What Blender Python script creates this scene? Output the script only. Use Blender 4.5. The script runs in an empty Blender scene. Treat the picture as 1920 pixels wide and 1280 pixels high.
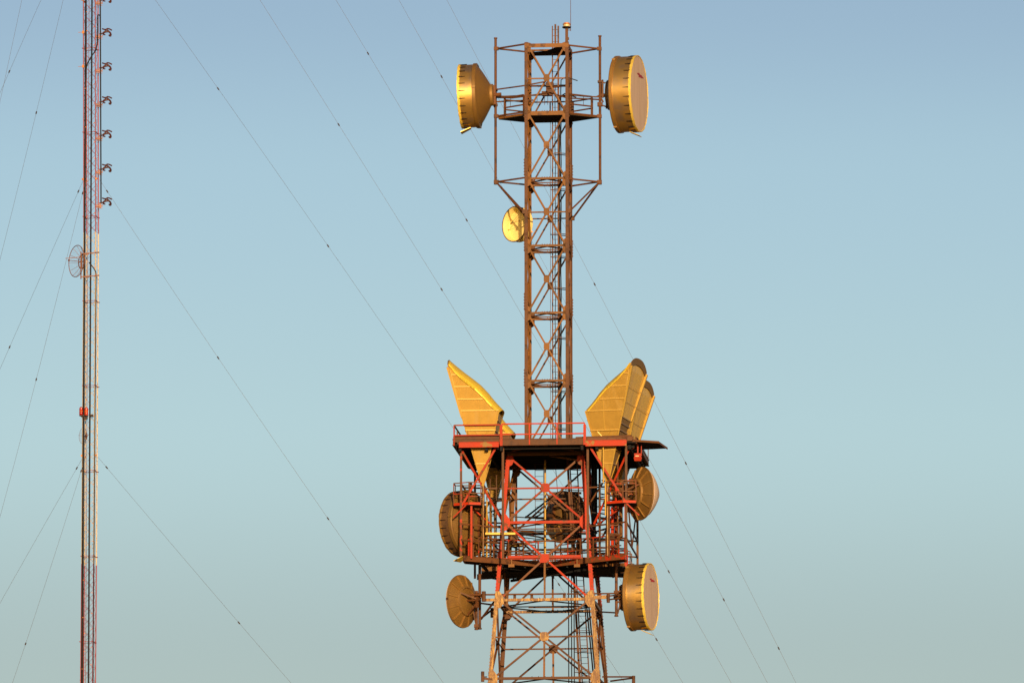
import bpy, math, random
import numpy as np
from mathutils import Vector, Matrix
random.seed(7)
R = math.radians
sc = bpy.context.scene
col = sc.collection

# ---------------------------------------------------------------- camera
F = 16000.0; E0 = R(9.0); CAM = Vector((0, 0, 1.7))
cd = bpy.data.cameras.new("camera"); cam = bpy.data.objects.new("camera", cd); col.objects.link(cam)
cam.location = CAM; cam.rotation_euler = (R(90) + E0, 0, 0)
cd.sensor_width = 36; cd.lens = 36 * F / 1920; cd.clip_start = 1; cd.clip_end = 30000
sc.camera = cam
def ray(px, py):
    fw = Vector((0, math.cos(E0), math.sin(E0))); up = Vector((0, -math.sin(E0), math.cos(E0)))
    return fw + Vector((1, 0, 0)) * ((px - 960) / F) + up * ((640 - py) / F)
def atY(px, py, Y):
    d = ray(px, py); return CAM + d * ((Y - CAM.y) / d.y)
YAW = R(-5.2)
TO = Vector((1.735, 400, 0)); TU = Vector((math.cos(YAW), math.sin(YAW), 0)); TV = Vector((-math.sin(YAW), math.cos(YAW), 0))
def T(px, py, v):
    "pixel measured on the photo -> point of the tower's own frame on the plane at depth v"
    d = ray(px, py); t = (v - (CAM - TO).dot(TV)) / d.dot(TV); p = CAM + d * t - TO
    return Vector((p.dot(TU), v, p.z))
def W(p): return TO + TU * p[0] + TV * p[1] + Vector((0, 0, p[2]))

# ---------------------------------------------------------------- materials
def mat(name, base, rough=.6, metal=0.0, patch=None, amt=.45, scale=3.0, var=.25, bump=.15, streak=False, soft=.08, stretch=(1, 1, 1), spec=.5):
    m = bpy.data.materials.new(name); m.use_nodes = True; n = m.node_tree.nodes; l = m.node_tree.links
    b = n["Principled BSDF"]; b.inputs["Roughness"].default_value = rough; b.inputs["Metallic"].default_value = metal
    b.inputs["Specular IOR Level"].default_value = spec
    tc = n.new("ShaderNodeTexCoord"); mp = n.new("ShaderNodeMapping"); mp.inputs["Scale"].default_value = stretch
    l.new(tc.outputs["Object"], mp.inputs["Vector"])
    nz = n.new("ShaderNodeTexNoise"); nz.inputs["Scale"].default_value = scale * 2.3; nz.inputs["Detail"].default_value = 6 if bump else 2
    l.new(mp.outputs[0], nz.inputs["Vector"])
    hv = n.new("ShaderNodeMixRGB"); hv.blend_type = 'MIX'
    hv.inputs[1].default_value = (*[c * (1 - var) for c in base], 1); hv.inputs[2].default_value = (*[min(1, c * (1 + var)) for c in base], 1)
    l.new(nz.outputs["Fac"], hv.inputs[0]); out = hv.outputs[0]
    if var > .1:
        oi = n.new("ShaderNodeObjectInfo"); m1 = n.new("ShaderNodeMapRange"); m1.inputs[3].default_value = .78; m1.inputs[4].default_value = 1.18; l.new(oi.outputs["Random"], m1.inputs[0])
        hs = n.new("ShaderNodeHueSaturation"); l.new(m1.outputs[0], hs.inputs["Value"]); l.new(out, hs.inputs["Color"]); out = hs.outputs[0]
    if patch:
        n2 = n.new("ShaderNodeTexNoise"); n2.inputs["Scale"].default_value = scale; n2.inputs["Detail"].default_value = 3 if soft > .15 else 8; n2.inputs["Roughness"].default_value = .45 if soft > .15 else .65
        mp2 = n.new("ShaderNodeMapping"); mp2.inputs["Scale"].default_value = stretch if not streak else (1.6, 1.6, .22); mp2.inputs["Location"].default_value = (3.1, 7.7, 1.3)
        l.new(tc.outputs["Object"], mp2.inputs["Vector"]); l.new(mp2.outputs[0], n2.inputs["Vector"])
        r = n.new("ShaderNodeValToRGB"); r.color_ramp.elements[0].position = 1 - amt - soft / 2; r.color_ramp.elements[1].position = 1 - amt + soft / 2
        l.new(n2.outputs["Fac"], r.inputs[0])
        mx = n.new("ShaderNodeMixRGB"); l.new(r.outputs[0], mx.inputs[0]); l.new(out, mx.inputs[1]); mx.inputs[2].default_value = (*patch, 1); out = mx.outputs[0]
    l.new(out, b.inputs["Base Color"])
    rr = n.new("ShaderNodeMapRange"); dr_ = .13 if bump else .03; rr.inputs[3].default_value = max(0, rough - dr_); rr.inputs[4].default_value = min(1, rough + dr_)
    l.new(nz.outputs["Fac"], rr.inputs[0]); l.new(rr.outputs[0], b.inputs["Roughness"])
    if bump:
        bp = n.new("ShaderNodeBump"); bp.inputs["Strength"].default_value = bump; bp.inputs["Distance"].default_value = .02
        l.new(nz.outputs["Fac"], bp.inputs["Height"]); l.new(bp.outputs[0], b.inputs["Normal"])
    return m
M = dict(
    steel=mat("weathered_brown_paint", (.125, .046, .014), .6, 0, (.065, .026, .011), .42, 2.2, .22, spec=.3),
    steel2=mat("ochre_brown_paint", (.20, .082, .017), .6, 0, (.10, .04, .013), .42, 2.0, .22, spec=.3),
    red=mat("chipped_red_paint", (.43, .030, .004), .5, 0, (.16, .055, .018), .40, 2.6, .22, spec=.2),
    redchip=mat("peeling_red_paint", (.44, .031, .004), .5, 0, (.30, .16, .04), .40, 1.6, .2, soft=.03, spec=.2),
    brownred=mat("brown_steel_with_red_remains", (.14, .05, .016), .6, 0, (.40, .028, .004), .44, 2.4, .22, soft=.04, spec=.3),
    dishpaint=mat("open_dish_paint", (.86, .68, .25), .6, 0, None, scale=1.5, var=.06, bump=0),
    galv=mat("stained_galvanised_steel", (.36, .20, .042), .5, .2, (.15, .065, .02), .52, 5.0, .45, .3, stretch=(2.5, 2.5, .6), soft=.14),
    horn=mat("horn_sheet_metal", (.46, .27, .045), .45, .25, (.54, .34, .085), .36, 1.6, .12, 0, soft=.22, streak=True),
    hornrim=mat("horn_flange_metal", (.88, .62, .06), .42, .2, None, scale=2, var=.06, bump=0),  # brighter than the panel sheet: sunlit look of the cap strip is in the colour
    hornin=mat("horn_cover_sheet", (.74, .47, .10), .45, .05, (.62, .39, .12), .42, 1.6, .10, 0, soft=.3, streak=True),
    shadeshroud=mat("shaded_brown_shroud", (.15, .075, .028), .6, .1, (.09, .045, .02), .4, 2.0, .15, 0),  # darker copy of the shroud: shadow on these drums put into the colour
    hornrib=mat("horn_rib_metal", (.53, .325, .055), .42, .2, None, scale=3, var=.1, bump=0),  # lighter copy of the panel sheet, holding the ribs' highlight in its colour
    shroud=mat("aluminium_shroud", (.80, .47, .13), .36, .85, (.52, .36, .25), .40, 1.1, .08, .0, soft=.2),
    rim=mat("bright_rim_band", (.90, .62, .10), .4, .2, (.38, .18, .03), .36, 9, .15, .1),
    radome=mat("radome_fabric", (.66, .49, .38), .8, 0, (.58, .41, .30), .42, 1.6, .03, soft=.3, streak=True, bump=.03, spec=.2),
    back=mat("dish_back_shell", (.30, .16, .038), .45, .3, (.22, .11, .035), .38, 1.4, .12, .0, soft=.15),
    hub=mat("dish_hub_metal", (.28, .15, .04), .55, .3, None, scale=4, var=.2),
    logo=mat("red_mark_paint", (.42, .012, .02), .6, 0, None, bump=0),
    dark=mat("shade_black_grating", (.016, .016, .018), .8, 0, (.010, .014, .02), .4, 2, .3, spec=.15),  # near-black base carries the unlit underside shade of the decks
    cable=mat("black_cable", (.007, .006, .008), .6, 0, None, scale=6, var=.2, spec=.25),
    wire=mat("guy_wire_steel", (.16, .13, .12), .5, .4, None, bump=0),
    insul=mat("guy_insulator", (.055, .035, .03), .5, 0, None, bump=0),
    mred=mat("faded_mast_red", (.31, .055, .075), .55, 0, (.20, .04, .05), .38, 2.2, .2),
    mwhite=mat("cream_mast_paint", (.58, .46, .31), .5, 0, (.42, .26, .11), .32, 3.5, .12),
    maroon=mat("antenna_maroon", (.075, .02, .017), .6, 0, None, scale=6, var=.25, spec=.3),
    bracket=mat("orange_bracket", (.62, .22, .04), .5, .1, None, scale=6),
    copper=mat("mesh_reflector", (.24, .10, .06), .55, .2, None, scale=6),
    yellow=mat("bright_waveguide", (.60, .36, .055), .42, .3, (.25, .11, .02), .36, 4, .15),
    lens=mat("red_beacon_glass", (.34, .010, .008), .2, 0, None, bump=0),
    lens2=mat("orange_red_beacon", (.55, .045, .012), .3, 0, None, bump=0),
    cap=mat("beacon_white_band", (.72, .56, .30), .4, .1, None, bump=0),
    ground=mat("dry_grass_ground", (.30, .20, .08), .95, 0, (.16, .12, .05), .48, .02, .3, .2, spec=.1),
    conc=mat("concrete_block", (.32, .29, .25), .9, 0, (.22, .2, .17), .4, 1, .15),
)

# ---------------------------------------------------------------- mesh builder
class B:
    def __init__(s): s.v = []; s.f = []; s.m = []
    def add(s, vs, fs):
        o = len(s.v); s.m.append((o, len(s.f))); s.v += [tuple(x) for x in vs]; s.f += [tuple(i + o for i in f) for f in fs]
    def bar(s, p, q, a, b, A=(0, 0, 1), oa=0, ob=0):
        "box from p to q, a wide along A (made square to the bar), b along the other side; oa, ob offset the section"
        p, q = Vector(p), Vector(q); d = (q - p).normalized(); A = Vector(A); x = A - d * A.dot(d)
        if x.length < 1e-3: A = Vector((1, 0, .1)); x = A - d * A.dot(d)
        x.normalize(); y = d.cross(x)
        vs = [e + x * (oa + i * a / 2) + y * (ob + j * b / 2) for e in (p, q) for i, j in ((-1, -1), (1, -1), (1, 1), (-1, 1))]
        s.add(vs, [(3, 2, 1, 0), (4, 5, 6, 7), (0, 1, 5, 4), (1, 2, 6, 5), (2, 3, 7, 6), (3, 0, 4, 7)])
    def ell(s, p, q, w, t, n):
        "angle section: one flange faces n, the other stands behind it"
        p, q = Vector(p), Vector(q); d = (q - p).normalized(); n = Vector(n); n = (n - d * n.dot(d)).normalized()
        s.bar(p, q, t, w, n)
        y = d.cross(n); s.bar(p, q, w * .8, t, n, oa=-w * .4 - t / 2, ob=w / 2 - t / 2)
    def box(s, c, sx, sy, sz, Rm=None):
        Rm = Rm or Matrix.Identity(3); c = Vector(c)
        vs = [c + Rm @ Vector((i * sx / 2, j * sy / 2, k * sz / 2)) for k in (-1, 1) for i, j in ((-1, -1), (1, -1), (1, 1), (-1, 1))]
        s.add(vs, [(3, 2, 1, 0), (4, 5, 6, 7), (0, 1, 5, 4), (1, 2, 6, 5), (2, 3, 7, 6), (3, 0, 4, 7)])
    def tube(s, p, q, r, n=8, r2=None):
        p, q = Vector(p), Vector(q); d = (q - p).normalized(); a = Vector((0, 0, 1)) if abs(d.z) < .9 else Vector((1, 0, 0))
        x = d.cross(a).normalized(); y = d.cross(x); r2 = r if r2 is None else r2
        vs = [e + (x * math.cos(6.28318 * i / n) + y * math.sin(6.28318 * i / n)) * rr for e, rr in ((p, r), (q, r2)) for i in range(n)]
        s.add(vs, [(i, (i + 1) % n, n + (i + 1) % n, n + i) for i in range(n)] + [tuple(range(n))[::-1], tuple(range(n, 2 * n))])
    def path(s, pts, r, n=6):
        pts = [Vector(p) for p in pts]; rings = []
        for i, p in enumerate(pts):
            d = (pts[min(i + 1, len(pts) - 1)] - pts[max(i - 1, 0)]).normalized()
            a = Vector((0, 1, 0)) if abs(d.y) < .9 else Vector((1, 0, 0)); x = d.cross(a).normalized(); y = d.cross(x)
            rings.append([p + (x * math.cos(6.28318 * k / n) + y * math.sin(6.28318 * k / n)) * r for k in range(n)])
        vs = [v for g in rings for v in g]; fs = []
        for i in range(len(pts) - 1):
            fs += [(i * n + k, i * n + (k + 1) % n, (i + 1) * n + (k + 1) % n, (i + 1) * n + k) for k in range(n)]
        fs += [tuple(range(n))[::-1], tuple(range((len(pts) - 1) * n, len(pts) * n))]; s.add(vs, fs)
    def lathe(s, prof, n=48, closed=False):
        "profile of (x, r) turned about the X axis"
        vs = [(x, r * math.cos(6.28318530718 * k / n), r * math.sin(6.28318530718 * k / n)) for x, r in prof for k in range(n)]
        m = len(prof); rng = range(m if closed else m - 1)
        fs = [(i * n + k, i * n + (k + 1) % n, ((i + 1) % m) * n + (k + 1) % n, ((i + 1) % m) * n + k) for i in rng for k in range(n)]
        s.add(vs, fs)
    def prism(s, poly, ext):
        n = len(poly); ext = Vector(ext); a = [Vector(p) for p in poly]
        s.add(a + [p + ext for p in a], [tuple(range(n))[::-1], tuple(range(n, 2 * n))] + [(i, (i + 1) % n, n + (i + 1) % n, n + i) for i in range(n)])
    def build(s, name, m, parent=None, smooth=False, label=None):
        me = bpy.data.meshes.new(name); me.from_pydata(s.v, [], s.f); me.materials.append(m if not isinstance(m, str) else M[m])
        import bmesh
        bm = bmesh.new(); bm.from_mesh(me); bmesh.ops.recalc_face_normals(bm, faces=bm.faces); bm.to_mesh(me); bm.free()
        if smooth:
            for p in me.polygons: p.use_smooth = True
            try: me.set_sharp_from_angle(angle=R(35))
            except Exception: pass
        o = bpy.data.objects.new(name, me); col.objects.link(o); o.parent = parent
        if label: o["label"] = label
        return o
def split(b, name, m, parent=None, smooth=False):
    "one object for each piece that was added"
    e = b.m + [(len(b.v), len(b.f))]; out = []
    for (v0, f0), (v1, f1) in zip(e[:-1], e[1:]):
        n = B(); n.v = b.v[v0:v1]; n.f = [tuple(i - v0 for i in f) for f in b.f[f0:f1]]; out.append(n.build(name, m, parent, smooth))
    return out
B.split = split
def empty(name, loc, rot=(0, 0, 0), label=None, cat=None, group=None):
    o = bpy.data.objects.new(name, None); col.objects.link(o); o.location = loc; o.rotation_euler = rot; o.empty_display_size = .5
    if label: o["label"] = label
    if cat: o["category"] = cat
    if group: o["group"] = group
    return o
def cp(o, parent, **kw):
    c = o.copy(); col.objects.link(c); c.parent = parent
    for k, v in kw.items(): setattr(c, k, v)
    return c

# ================================================================= MICROWAVE TOWER
TW = empty("microwave_tower", TO, (0, 0, YAW), "rust brown and red lattice microwave tower carrying dishes and horn antennas on its platforms", "lattice tower")
H = 1.0
FN, BN, LN, RN = (0, -1, 0), (0, 1, 0), (-1, 0, 0), (1, 0, 0)
Z = lambda py, v: T(1025, py, v).z
levU = [83, 210, 334, 460, 586, 713, 838]
zU = [Z(y, -H) for y in levU]
ztop, zbase = zU[0], zU[-1]
corners = [(-1, -1), (1, -1), (1, 1), (-1, 1)]
# upper mast legs: angle sections with splice plates and bolts
for sx, sy in corners:
    b = B(); w = .145; t = .022
    p = Vector((sx * (H + .045), sy * (H + .045), zbase - .3)); q = Vector((sx * (H + .045), sy * (H + .045), ztop + .1))
    b.bar(p, q, w, t, (1, 0, 0), oa=-sx * w / 2); b.bar(p, q, w - t, t, (0, 1, 0), oa=-sy * (w / 2 + t / 2))
    leg = b.build("mast_leg", "steel2" if sy > 0 and sx < 0 else "steel", TW)
    for i, z in enumerate(zU[1:-1]):
        g = B()
        zc = z + (.55 if i % 2 else .15)
        g.bar((p.x - sx * w / 2, p.y + sy * .018, zc - .42), (p.x - sx * w / 2, p.y + sy * .018, zc + .42), w * .96, .014, (1, 0, 0))
        g.bar((p.x + sx * .018, p.y - sy * w / 2, zc - .42), (p.x + sx * .018, p.y - sy * w / 2, zc + .42), w * .9, .014, (0, 1, 0))
        for k in range(6):
            zz = zc - .36 + k * .144
            g.box((p.x + sx * .035, p.y - sy * .06, zz), .04, .032, .032); g.box((p.x - sx * .06, p.y + sy * .035, zz), .032, .04, .032)
            g.box((p.x + sx * .035, p.y - sy * .12, zz), .04, .032, .032)
        g.build("splice_plate", "steel", leg)
def face_pt(fi, s, hw, z):
    "point on tower face fi (0 front, 1 right, 2 back, 3 left); s runs -1..1 along it"
    return [Vector((s * hw, -hw, z)), Vector((hw, s * hw, z)), Vector((-s * hw, hw, z)), Vector((-hw, -s * hw, z))][fi]
NR = [Vector(FN), Vector(RN), Vector(BN), Vector(LN)]
def xbay(fi, z0, hw0, z1, hw1, w, m, gm, gs=(.28, .36), inner=.05, mid=False):
    "one braced bay on one face: two diagonals, corner gussets, a plate where they cross"
    b = B(); n = NR[fi]; i0, i1 = hw0 - inner, hw1 - inner
    A, C = face_pt(fi, -i0 / hw0 * .96, hw0, z0), face_pt(fi, i0 / hw0 * .96, hw0, z0)
    D, E = face_pt(fi, -i1 / hw1 * .96, hw1, z1), face_pt(fi, i1 / hw1 * .96, hw1, z1)
    ma, mb = m if isinstance(m, tuple) else (m, m)
    b.ell(D - n * .02, C - n * .02, w, .014, n); b.build("cross_brace", ma, TW); b = B(); b.ell(A - n * .05, E - n * .05, w, .014, n); o = b.build("cross_brace", mb, TW)
    f = hw1 / (hw0 + hw1); X = D + (C - D) * f
    if mid:
        hwm = hw1 + (hw0 - hw1) * f
        b = B(); b.ell(face_pt(fi, -.97, hwm, X.z) - n * .08, face_pt(fi, .97, hwm, X.z) - n * .08, w * .8, .012, n); b.build("middle_rail", ma, TW)
    g = B(); side = (D - E).normalized(); up = (Vector((0, 0, 1)) - n * n.z).normalized()
    poly = [(-.5, -.28), (-.28, -.5), (.28, -.5), (.5, -.28), (.5, .28), (.28, .5), (-.28, .5), (-.5, .28)]
    g.prism([X + n * .012 + side * (x * gs[0]) + up * (y * gs[1]) for x, y in poly], n * .016)
    g.build("gusset_plate", gm, o); g = B()
    for P, sg in ((D, 1), (E, -1)):
        g.prism([P + n * .01 + side * (x * sg) + up * y for x, y in ((.05, .12), (.05, -.42), (-.1, -.34), (-.16, -.2), (-.16, .05))], n * .014)
    for P, sg in ((A, 1), (C, -1)):
        g.prism([P + n * .01 + side * (x * sg) + up * y for x, y in ((.05, -.12), (.05, .36), (-.08, .3), (-.14, .16), (-.14, -.04))], n * .014)
    g.split("corner_plate", gm, o)
    return X
for i in range(6):
    for fi in range(4):
        xbay(fi, zU[i + 1], H, zU[i], H, .078, "steel" if fi in (1, 2) else "steel2", "steel2" if fi == 0 else "steel", mid=(i in (0, 2) and fi in (0, 2)))
def belt(z, hw, m, w=.10, diamond=True, mm=None):
    b = B()
    for fi in range(4):
        n = NR[fi]; b.ell(face_pt(fi, -.97, hw, z) - n * .03, face_pt(fi, .97, hw, z) - n * .03, w, .014, n)
    o = b.build("horizontal_frame", m, TW)
    if diamond:
        d = B(); mids = [face_pt(fi, 0, hw - .08, z - .04) for fi in range(4)]
        for k in range(4): d.bar(mids[k], mids[(k + 1) % 4], .06, .05)
        d.bar(mids[3], mids[1], .05, .04)
        for fi in range(4):
            for k in range(4): d.box(face_pt(fi, -.22 + k * .12, hw - .03, z + w / 2 + .015), .03, .03, .03)
        d.build("plan_brace", "dark" if mm is None else mm, o)
    return o
for z in zU[1:]: belt(z, H, "steel2", .10, mm="steel")
# top frame: deep beams and small partly open deck
b = B(); zt = zU[0]
for fi in range(4): b.bar(face_pt(fi, -.99, H + .05, zt - .07), face_pt(fi, .99, H + .05, zt - .07), .02, .19, NR[fi])
b.bar((-1, 0, zt - .1), (1, 0, zt - .1), .08, .08)
o = b.build("horizontal_frame", "steel2", TW)
b = B(); b.prism([(-.93, .93, zt - .12), (.93, .93, zt - .12), (.93, -.9, zt - .12), (.5, -.9, zt - .12), (-.15, .1, zt - .12), (-.93, .35, zt - .12)], (0, 0, -.05))
b.build("top_deck", "dark", TW)
# outrigger pole frames on both sides
for s, px in ((-1, 929.2), (1, 1125)):
    u = T(px, 200, 0).x; zb = T(px, 346, 0).z; zt2 = T(px, 71 if s < 0 else 67, 0).z
    b = B(); b.tube((u, 0, zb), (u, 0, zt2), .062, 12); b.tube((u, 0, zt2 - .05), (u, 0, zt2), .085, 12); b.tube((u, 0, zb), (u, 0, zb + .08), .08, 12)
    pole = b.build("antenna_pole", "steel", TW, True)
    arms = B()
    for py in (91.5, 218, 341):
        z = T(px, py, 0).z; tip = Vector((u - s * .06, 0, z))
        for sy in (-1, 1): arms.bar(tip, (s * (H + .03), sy * H, z), .07, .07)
        arms.box((u - s * .03, 0, z), .22, .16, .16)
    for sy in (-1, 1):
        arms.bar((u - s * .05, 0, zb + .1), (s * (H + .05), sy * H, T(983, 399, -H).z), .065, .065)
        arms.box((s * (H + .08), sy * H, T(983, 397, -H).z), .16, .16, .2)
    split(arms, "outrigger_arm", "steel", pole)
# railing helper
def railing(pts, h, m, parent, name="railing", sp=1.0, r=.026, mid=True, closed=False, flat=True):
    b = B(); pts = [Vector(p) for p in pts]
    if closed: pts.append(pts[0])
    for a, c in zip(pts[:-1], pts[1:]):
        n = max(1, round((c - a).length / sp))
        for k in range(n + 1):
            p = a + (c - a) * (k / n); b.bar(p, p + Vector((0, 0, h)), r * 1.9, r * 1.9, (c - a))
        for f in ((1, .5) if mid else (1,)):
            up = Vector((0, 0, h * f)); b.bar(a + up, c + up, r * 2, r * 2)
    return b.build(name, m, parent)
# work deck at the second level: hexagonal grating with rails
zd = T(1025, 214, -H).z
hexa = [(-2.38, 0), (-.98, -.98), (.98, -.98), (2.38, 0), (.98, .98), (-.98, .98)]
b = B(); b.prism([(x, y, zd) for x, y in hexa], (0, 0, -.05)); dk = b.build("work_deck", "dark", TW)
b = B()
for k in range(6):
    p, q = hexa[k], hexa[(k + 1) % 6]; b.bar((p[0], p[1], zd + .03), (q[0], q[1], zd + .03), .16 if k == 1 or k == 4 else .1, .03, (0, 0, 1))
b.build("deck_edge_beam", "steel2", dk)
railing([(-1.1, -.98, zd), (-2.08, -.24, zd), (-2.08, .24, zd), (-1.1, .98, zd), (1.1, .98, zd), (2.08, .24, zd), (2.08, -.24, zd), (1.1, -.98, zd)], .95, "steel", dk, sp=1.1, r=.03)
# ladder inside mast: two heavy rails, rungs, cage brackets
lu0, lu1, lv = T(1036, 400, .35).x, T(1047, 400, .35).x, .35
b = B(); zl0, zl1 = T(1040, 822, lv).z, T(1040, 49, lv).z
b.bar((lu0, lv, zl0), (lu0, lv, zl1), .05, .05); b.bar((lu1, lv, zl0), (lu1, lv, zl1), .075, .075)
b.bar((lu0 + .14, lv, T(1040, 90, lv).z), (lu0 + .14, lv, T(1040, 46, lv).z), .08, .08)
b.tube((lu0 - .1, lv, zl0), (lu0 - .1, lv, T(1040, 230, lv).z), .012, 6)
lad = b.build("ladder", "steel", TW)
b = B(); z = zl0
while z < zl1: b.tube((lu0, lv, z), (lu1, lv, z), .011, 6); z += .29
b.build("rung", "steel", lad)["kind"] = "stuff"
b = B()
for py in (290, 357, 441, 483, 542, 635, 735, 805):
    z = T(1040, py, lv).z; b.bar((lu0 - .08, lv - .06, z + .03), (H - .05, .5, z - .03), .03, .08, (0, 0, 1)); b.bar((lu0 + .1, lv - .3, z + .04), (H - .05, .2, z), .03, .05, (0, 0, 1))
split(b, "ladder_bracket", "steel", lad)
for dx, dy, r_, top in ((.07, -.05, .03, 182), (.12, .06, .024, 150), (-.16, .1, .018, 160)):
    b = B(); x_ = lu1 + dx; zt_ = T(1040, top, lv).z; pts_ = [(x_ + .012 * math.sin(k * 1.7), lv + dy, zl0 + (zt_ - zl0) * k / 30) for k in range(31)]
    pts_ += [(x_ + (.25 if dx > 0 else -.3), lv + dy - .1, zt_ + .12), (x_ + (.8 if dx > 0 else -.8), lv + dy, zt_ - .05)]
    b.path(pts_, r_, 6); b.build("feeder_cable", "cable", TW)
# level 2 clutter: coax loops, hangers, spacer arms
b = B()
P = lambda px, py, v: T(px, py, v)
for a in ([(917, 170, -.1), (982, 161, -1.05), (1024, 153, -1.05)], [(917, 180, 0), (945, 181, .3), (1028, 178, .4)],
          [(930, 183, 0), (960, 184, -.6), (983, 181, -.9), (1010, 177, -.8), (1030, 174, -.3), (1064, 184, -.9), (1124, 187, 0)], [(918, 192, 0), (950, 190, .2), (1000, 188, .3)],
          [(1068, 178, -.4), (1100, 181, 0), (1118, 182, 0), (1130, 176, 0)]):
    b.path([P(*p) for p in a], .035, 6)
for px in (957, 985, 1007, 1021, 1027, 1094): b.tube(P(px, 180, .2), P(px, 201 if px < 1000 else 197, .2), .012, 6)
for a, c in (((1045, 190, .3), (1063, 180, -.6)), ((1120, 182, 0), (1131, 192, 0))): b.path([P(*a), (Vector(P(*a)) + Vector(P(*c))) / 2 + Vector((0, 0, .15)), P(*c)], .04, 6)
split(b, "coax_jumper", "steel", TW)
b = B()
b.box(T(1031, 166, .4), .35, .3, .55); b.box(T(1026, 176, .3), .5, .3, .2); b.tube(T(1027, 166, .2), T(1062, 161, .2), .03); b.tube(T(990, 162, .5), T(1060, 162, .5), .03)
split(b, "junction_box", "steel", TW)
# beacon pole + aviation light + lightning rod
pu = T(1062.5, 70, -.7); z0 = T(1062, 100, -.7).z; z1 = T(1062, 53, -.7).z
b = B(); b.bar((pu.x, -.7, z0), (pu.x, -.7, z1), .13, .13); b.box((pu.x + .08, -.7, z0 + .7), .06, .1, .12); b.build("beacon_post", "steel", TW)
BL = empty("beacon_light", W((pu.x, -.7, z1)), (0, 0, YAW), "small round aviation beacon on the very top post of the brown lattice tower", "beacon light")
def lathez(prof, name, m, parent, n=24):
    b = B(); b.lathe(prof, n); b.v = [(y, z, x) for x, y, z in b.v]; return b.build(name, m, parent, True)
lathez([(0, .001), (0, .2), (.05, .22), (.06, .12), (.06, .001)], "base_plate", "cable", BL)
lathez([(.062, .12), (.07, .16), (.16, .17), (.17, .13), (.17, .001)], "lamp_band", "cap", BL)
lathez([(.172, .19), (.20, .19), (.21, .10), (.212, .14), (.25, .14), (.25, .001)], "lamp_cap", "bracket", BL)
rx = T(1070, 60, -.7); b = B(); b.tube((rx.x, -.7, z1 - .15), (rx.x, -.7, z1 + 2.9), .016, 6, .008); b.bar((pu.x, -.7, z1 - .1), (rx.x, -.7, z1 - .1), .03, .03); b.build("lightning_rod", "steel", TW)

# ---- lower tower
zA, zB = Z(857, -1.8), Z(1264, -2.55)
hwA, hwB = 72.5 / 39.5, 102.5 / 39.5
def hw(z): return hwA + (hwB - hwA) * (zA - z) / (zA - zB)
def zfront(py):
    z = Z(py, -2.2)
    for _ in range(4): z = Z(py, -hw(z))
    return z
zL = [zfront(857), zfront(978), zfront(1123), zfront(1270)]
step = 4.4; z = zL[-1]
zlow = []
nb = 9
for k in range(nb): zlow.append(zL[-1] * (1 - ((k + 1) / nb)))
zsplit = zfront(1113)
def legmesh(sx, sy, za, zb, w=.165, t=.03, w2=None):
    b = B(); w2 = w2 or w
    p = Vector((sx * hw(za), sy * hw(za), za)); q = Vector((sx * hw(zb), sy * hw(zb), zb))
    b.bar(p, q, w, t, (1, 0, 0), oa=-sx * w / 2); b.bar(p, q, w - t, t, (0, 1, 0), oa=-sy * (w / 2 + t / 2))
    for k in range(int((za - zb) / .16)):
        f = k * .16 / (za - zb); c = p + (q - p) * f
        b.box((c.x - sx * .05, c.y + sy * .03, c.z), .03, .035, .03); b.box((c.x + sx * .03, c.y - sy * .05, c.z), .035, .03, .03)
    return b
for sx, sy in corners:
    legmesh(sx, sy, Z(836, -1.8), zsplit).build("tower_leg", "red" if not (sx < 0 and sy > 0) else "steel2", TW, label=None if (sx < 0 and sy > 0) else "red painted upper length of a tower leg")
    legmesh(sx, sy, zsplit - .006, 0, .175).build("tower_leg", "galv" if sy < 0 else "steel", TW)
brm = {0: [("red", "brownred"), "steel", "steel", "steel2"], 1: [("red", "brownred"), "steel", "steel", "steel"], 2: ["steel", "steel", "steel", "steel"]}
for i in range(3):
    for fi in range(4):
        xbay(fi, zL[i + 1], hw(zL[i + 1]), zL[i], hw(zL[i]), .09, brm[i][fi], ("red" if i < 2 else "galv") if fi == 0 else "steel", gs=(.42, .42), inner=.1, mid=True)
zz = [zL[-1]] + zlow
for i in range(nb):
    b = B()
    for fi in range(4):
        n_ = NR[fi]; za_, zb__ = max(zz[i + 1], .02), zz[i]
        b.ell(face_pt(fi, -.95, hw(za_), za_) - n_ * .02, face_pt(fi, .95, hw(zb__), zb__) - n_ * .02, .12, .014, n_); b.ell(face_pt(fi, .95, hw(za_), za_) - n_ * .05, face_pt(fi, -.95, hw(zb__), zb__) - n_ * .05, .12, .014, n_)
    b.build("lower_lattice", "steel", TW)
    if i: belt(zz[i], hw(zz[i]), "galv", .12, True, "steel")
belt(zL[1], hw(zL[1]), "red", .13, True, "steel")
belt(zL[2], hw(zL[2]), "galv", .13, True, "dark")
belt(zL[3], hw(zL[3]), "steel", .12, True, "dark")
# vertical hangers on front and back faces
b = B()
for sgn in (-1, 1):
    for (a, c) in ((zfront(1048), zL[2]), (zfront(1197), zL[3])):
        b.bar((0, sgn * (hw(a) - .06), a), (0, sgn * (hw(c) - .06), c), .09, .05, (1, 0, 0))
split(b, "hanger", "steel2", TW)
# big corner gussets at belts on lower tower (front + back)
for zc, m in ((zL[1], "red"), (zL[2], "galv"), (zL[3], "galv")):
    for sx in (-1, 1):
        for sy in (-1, 1):
            g = B(); h_ = hw(zc); g.prism([(sx * (h_ - x), sy * (h_ + .012), zc + y) for x, y in ((.03, .42), (.22, .40), (.42, .12), (.42, -.16), (.25, -.38), (-.05, -.38))], (0, sy * .02, 0)); 
            for k in range(4):
                for j in range(3): g.box((sx * (h_ - .08 - .09 * j), sy * (h_ + .04), zc - .25 + k * .14), .03, .03, .03)
            g.build("joint_plate", m if sy < 0 else "steel", TW)
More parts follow.
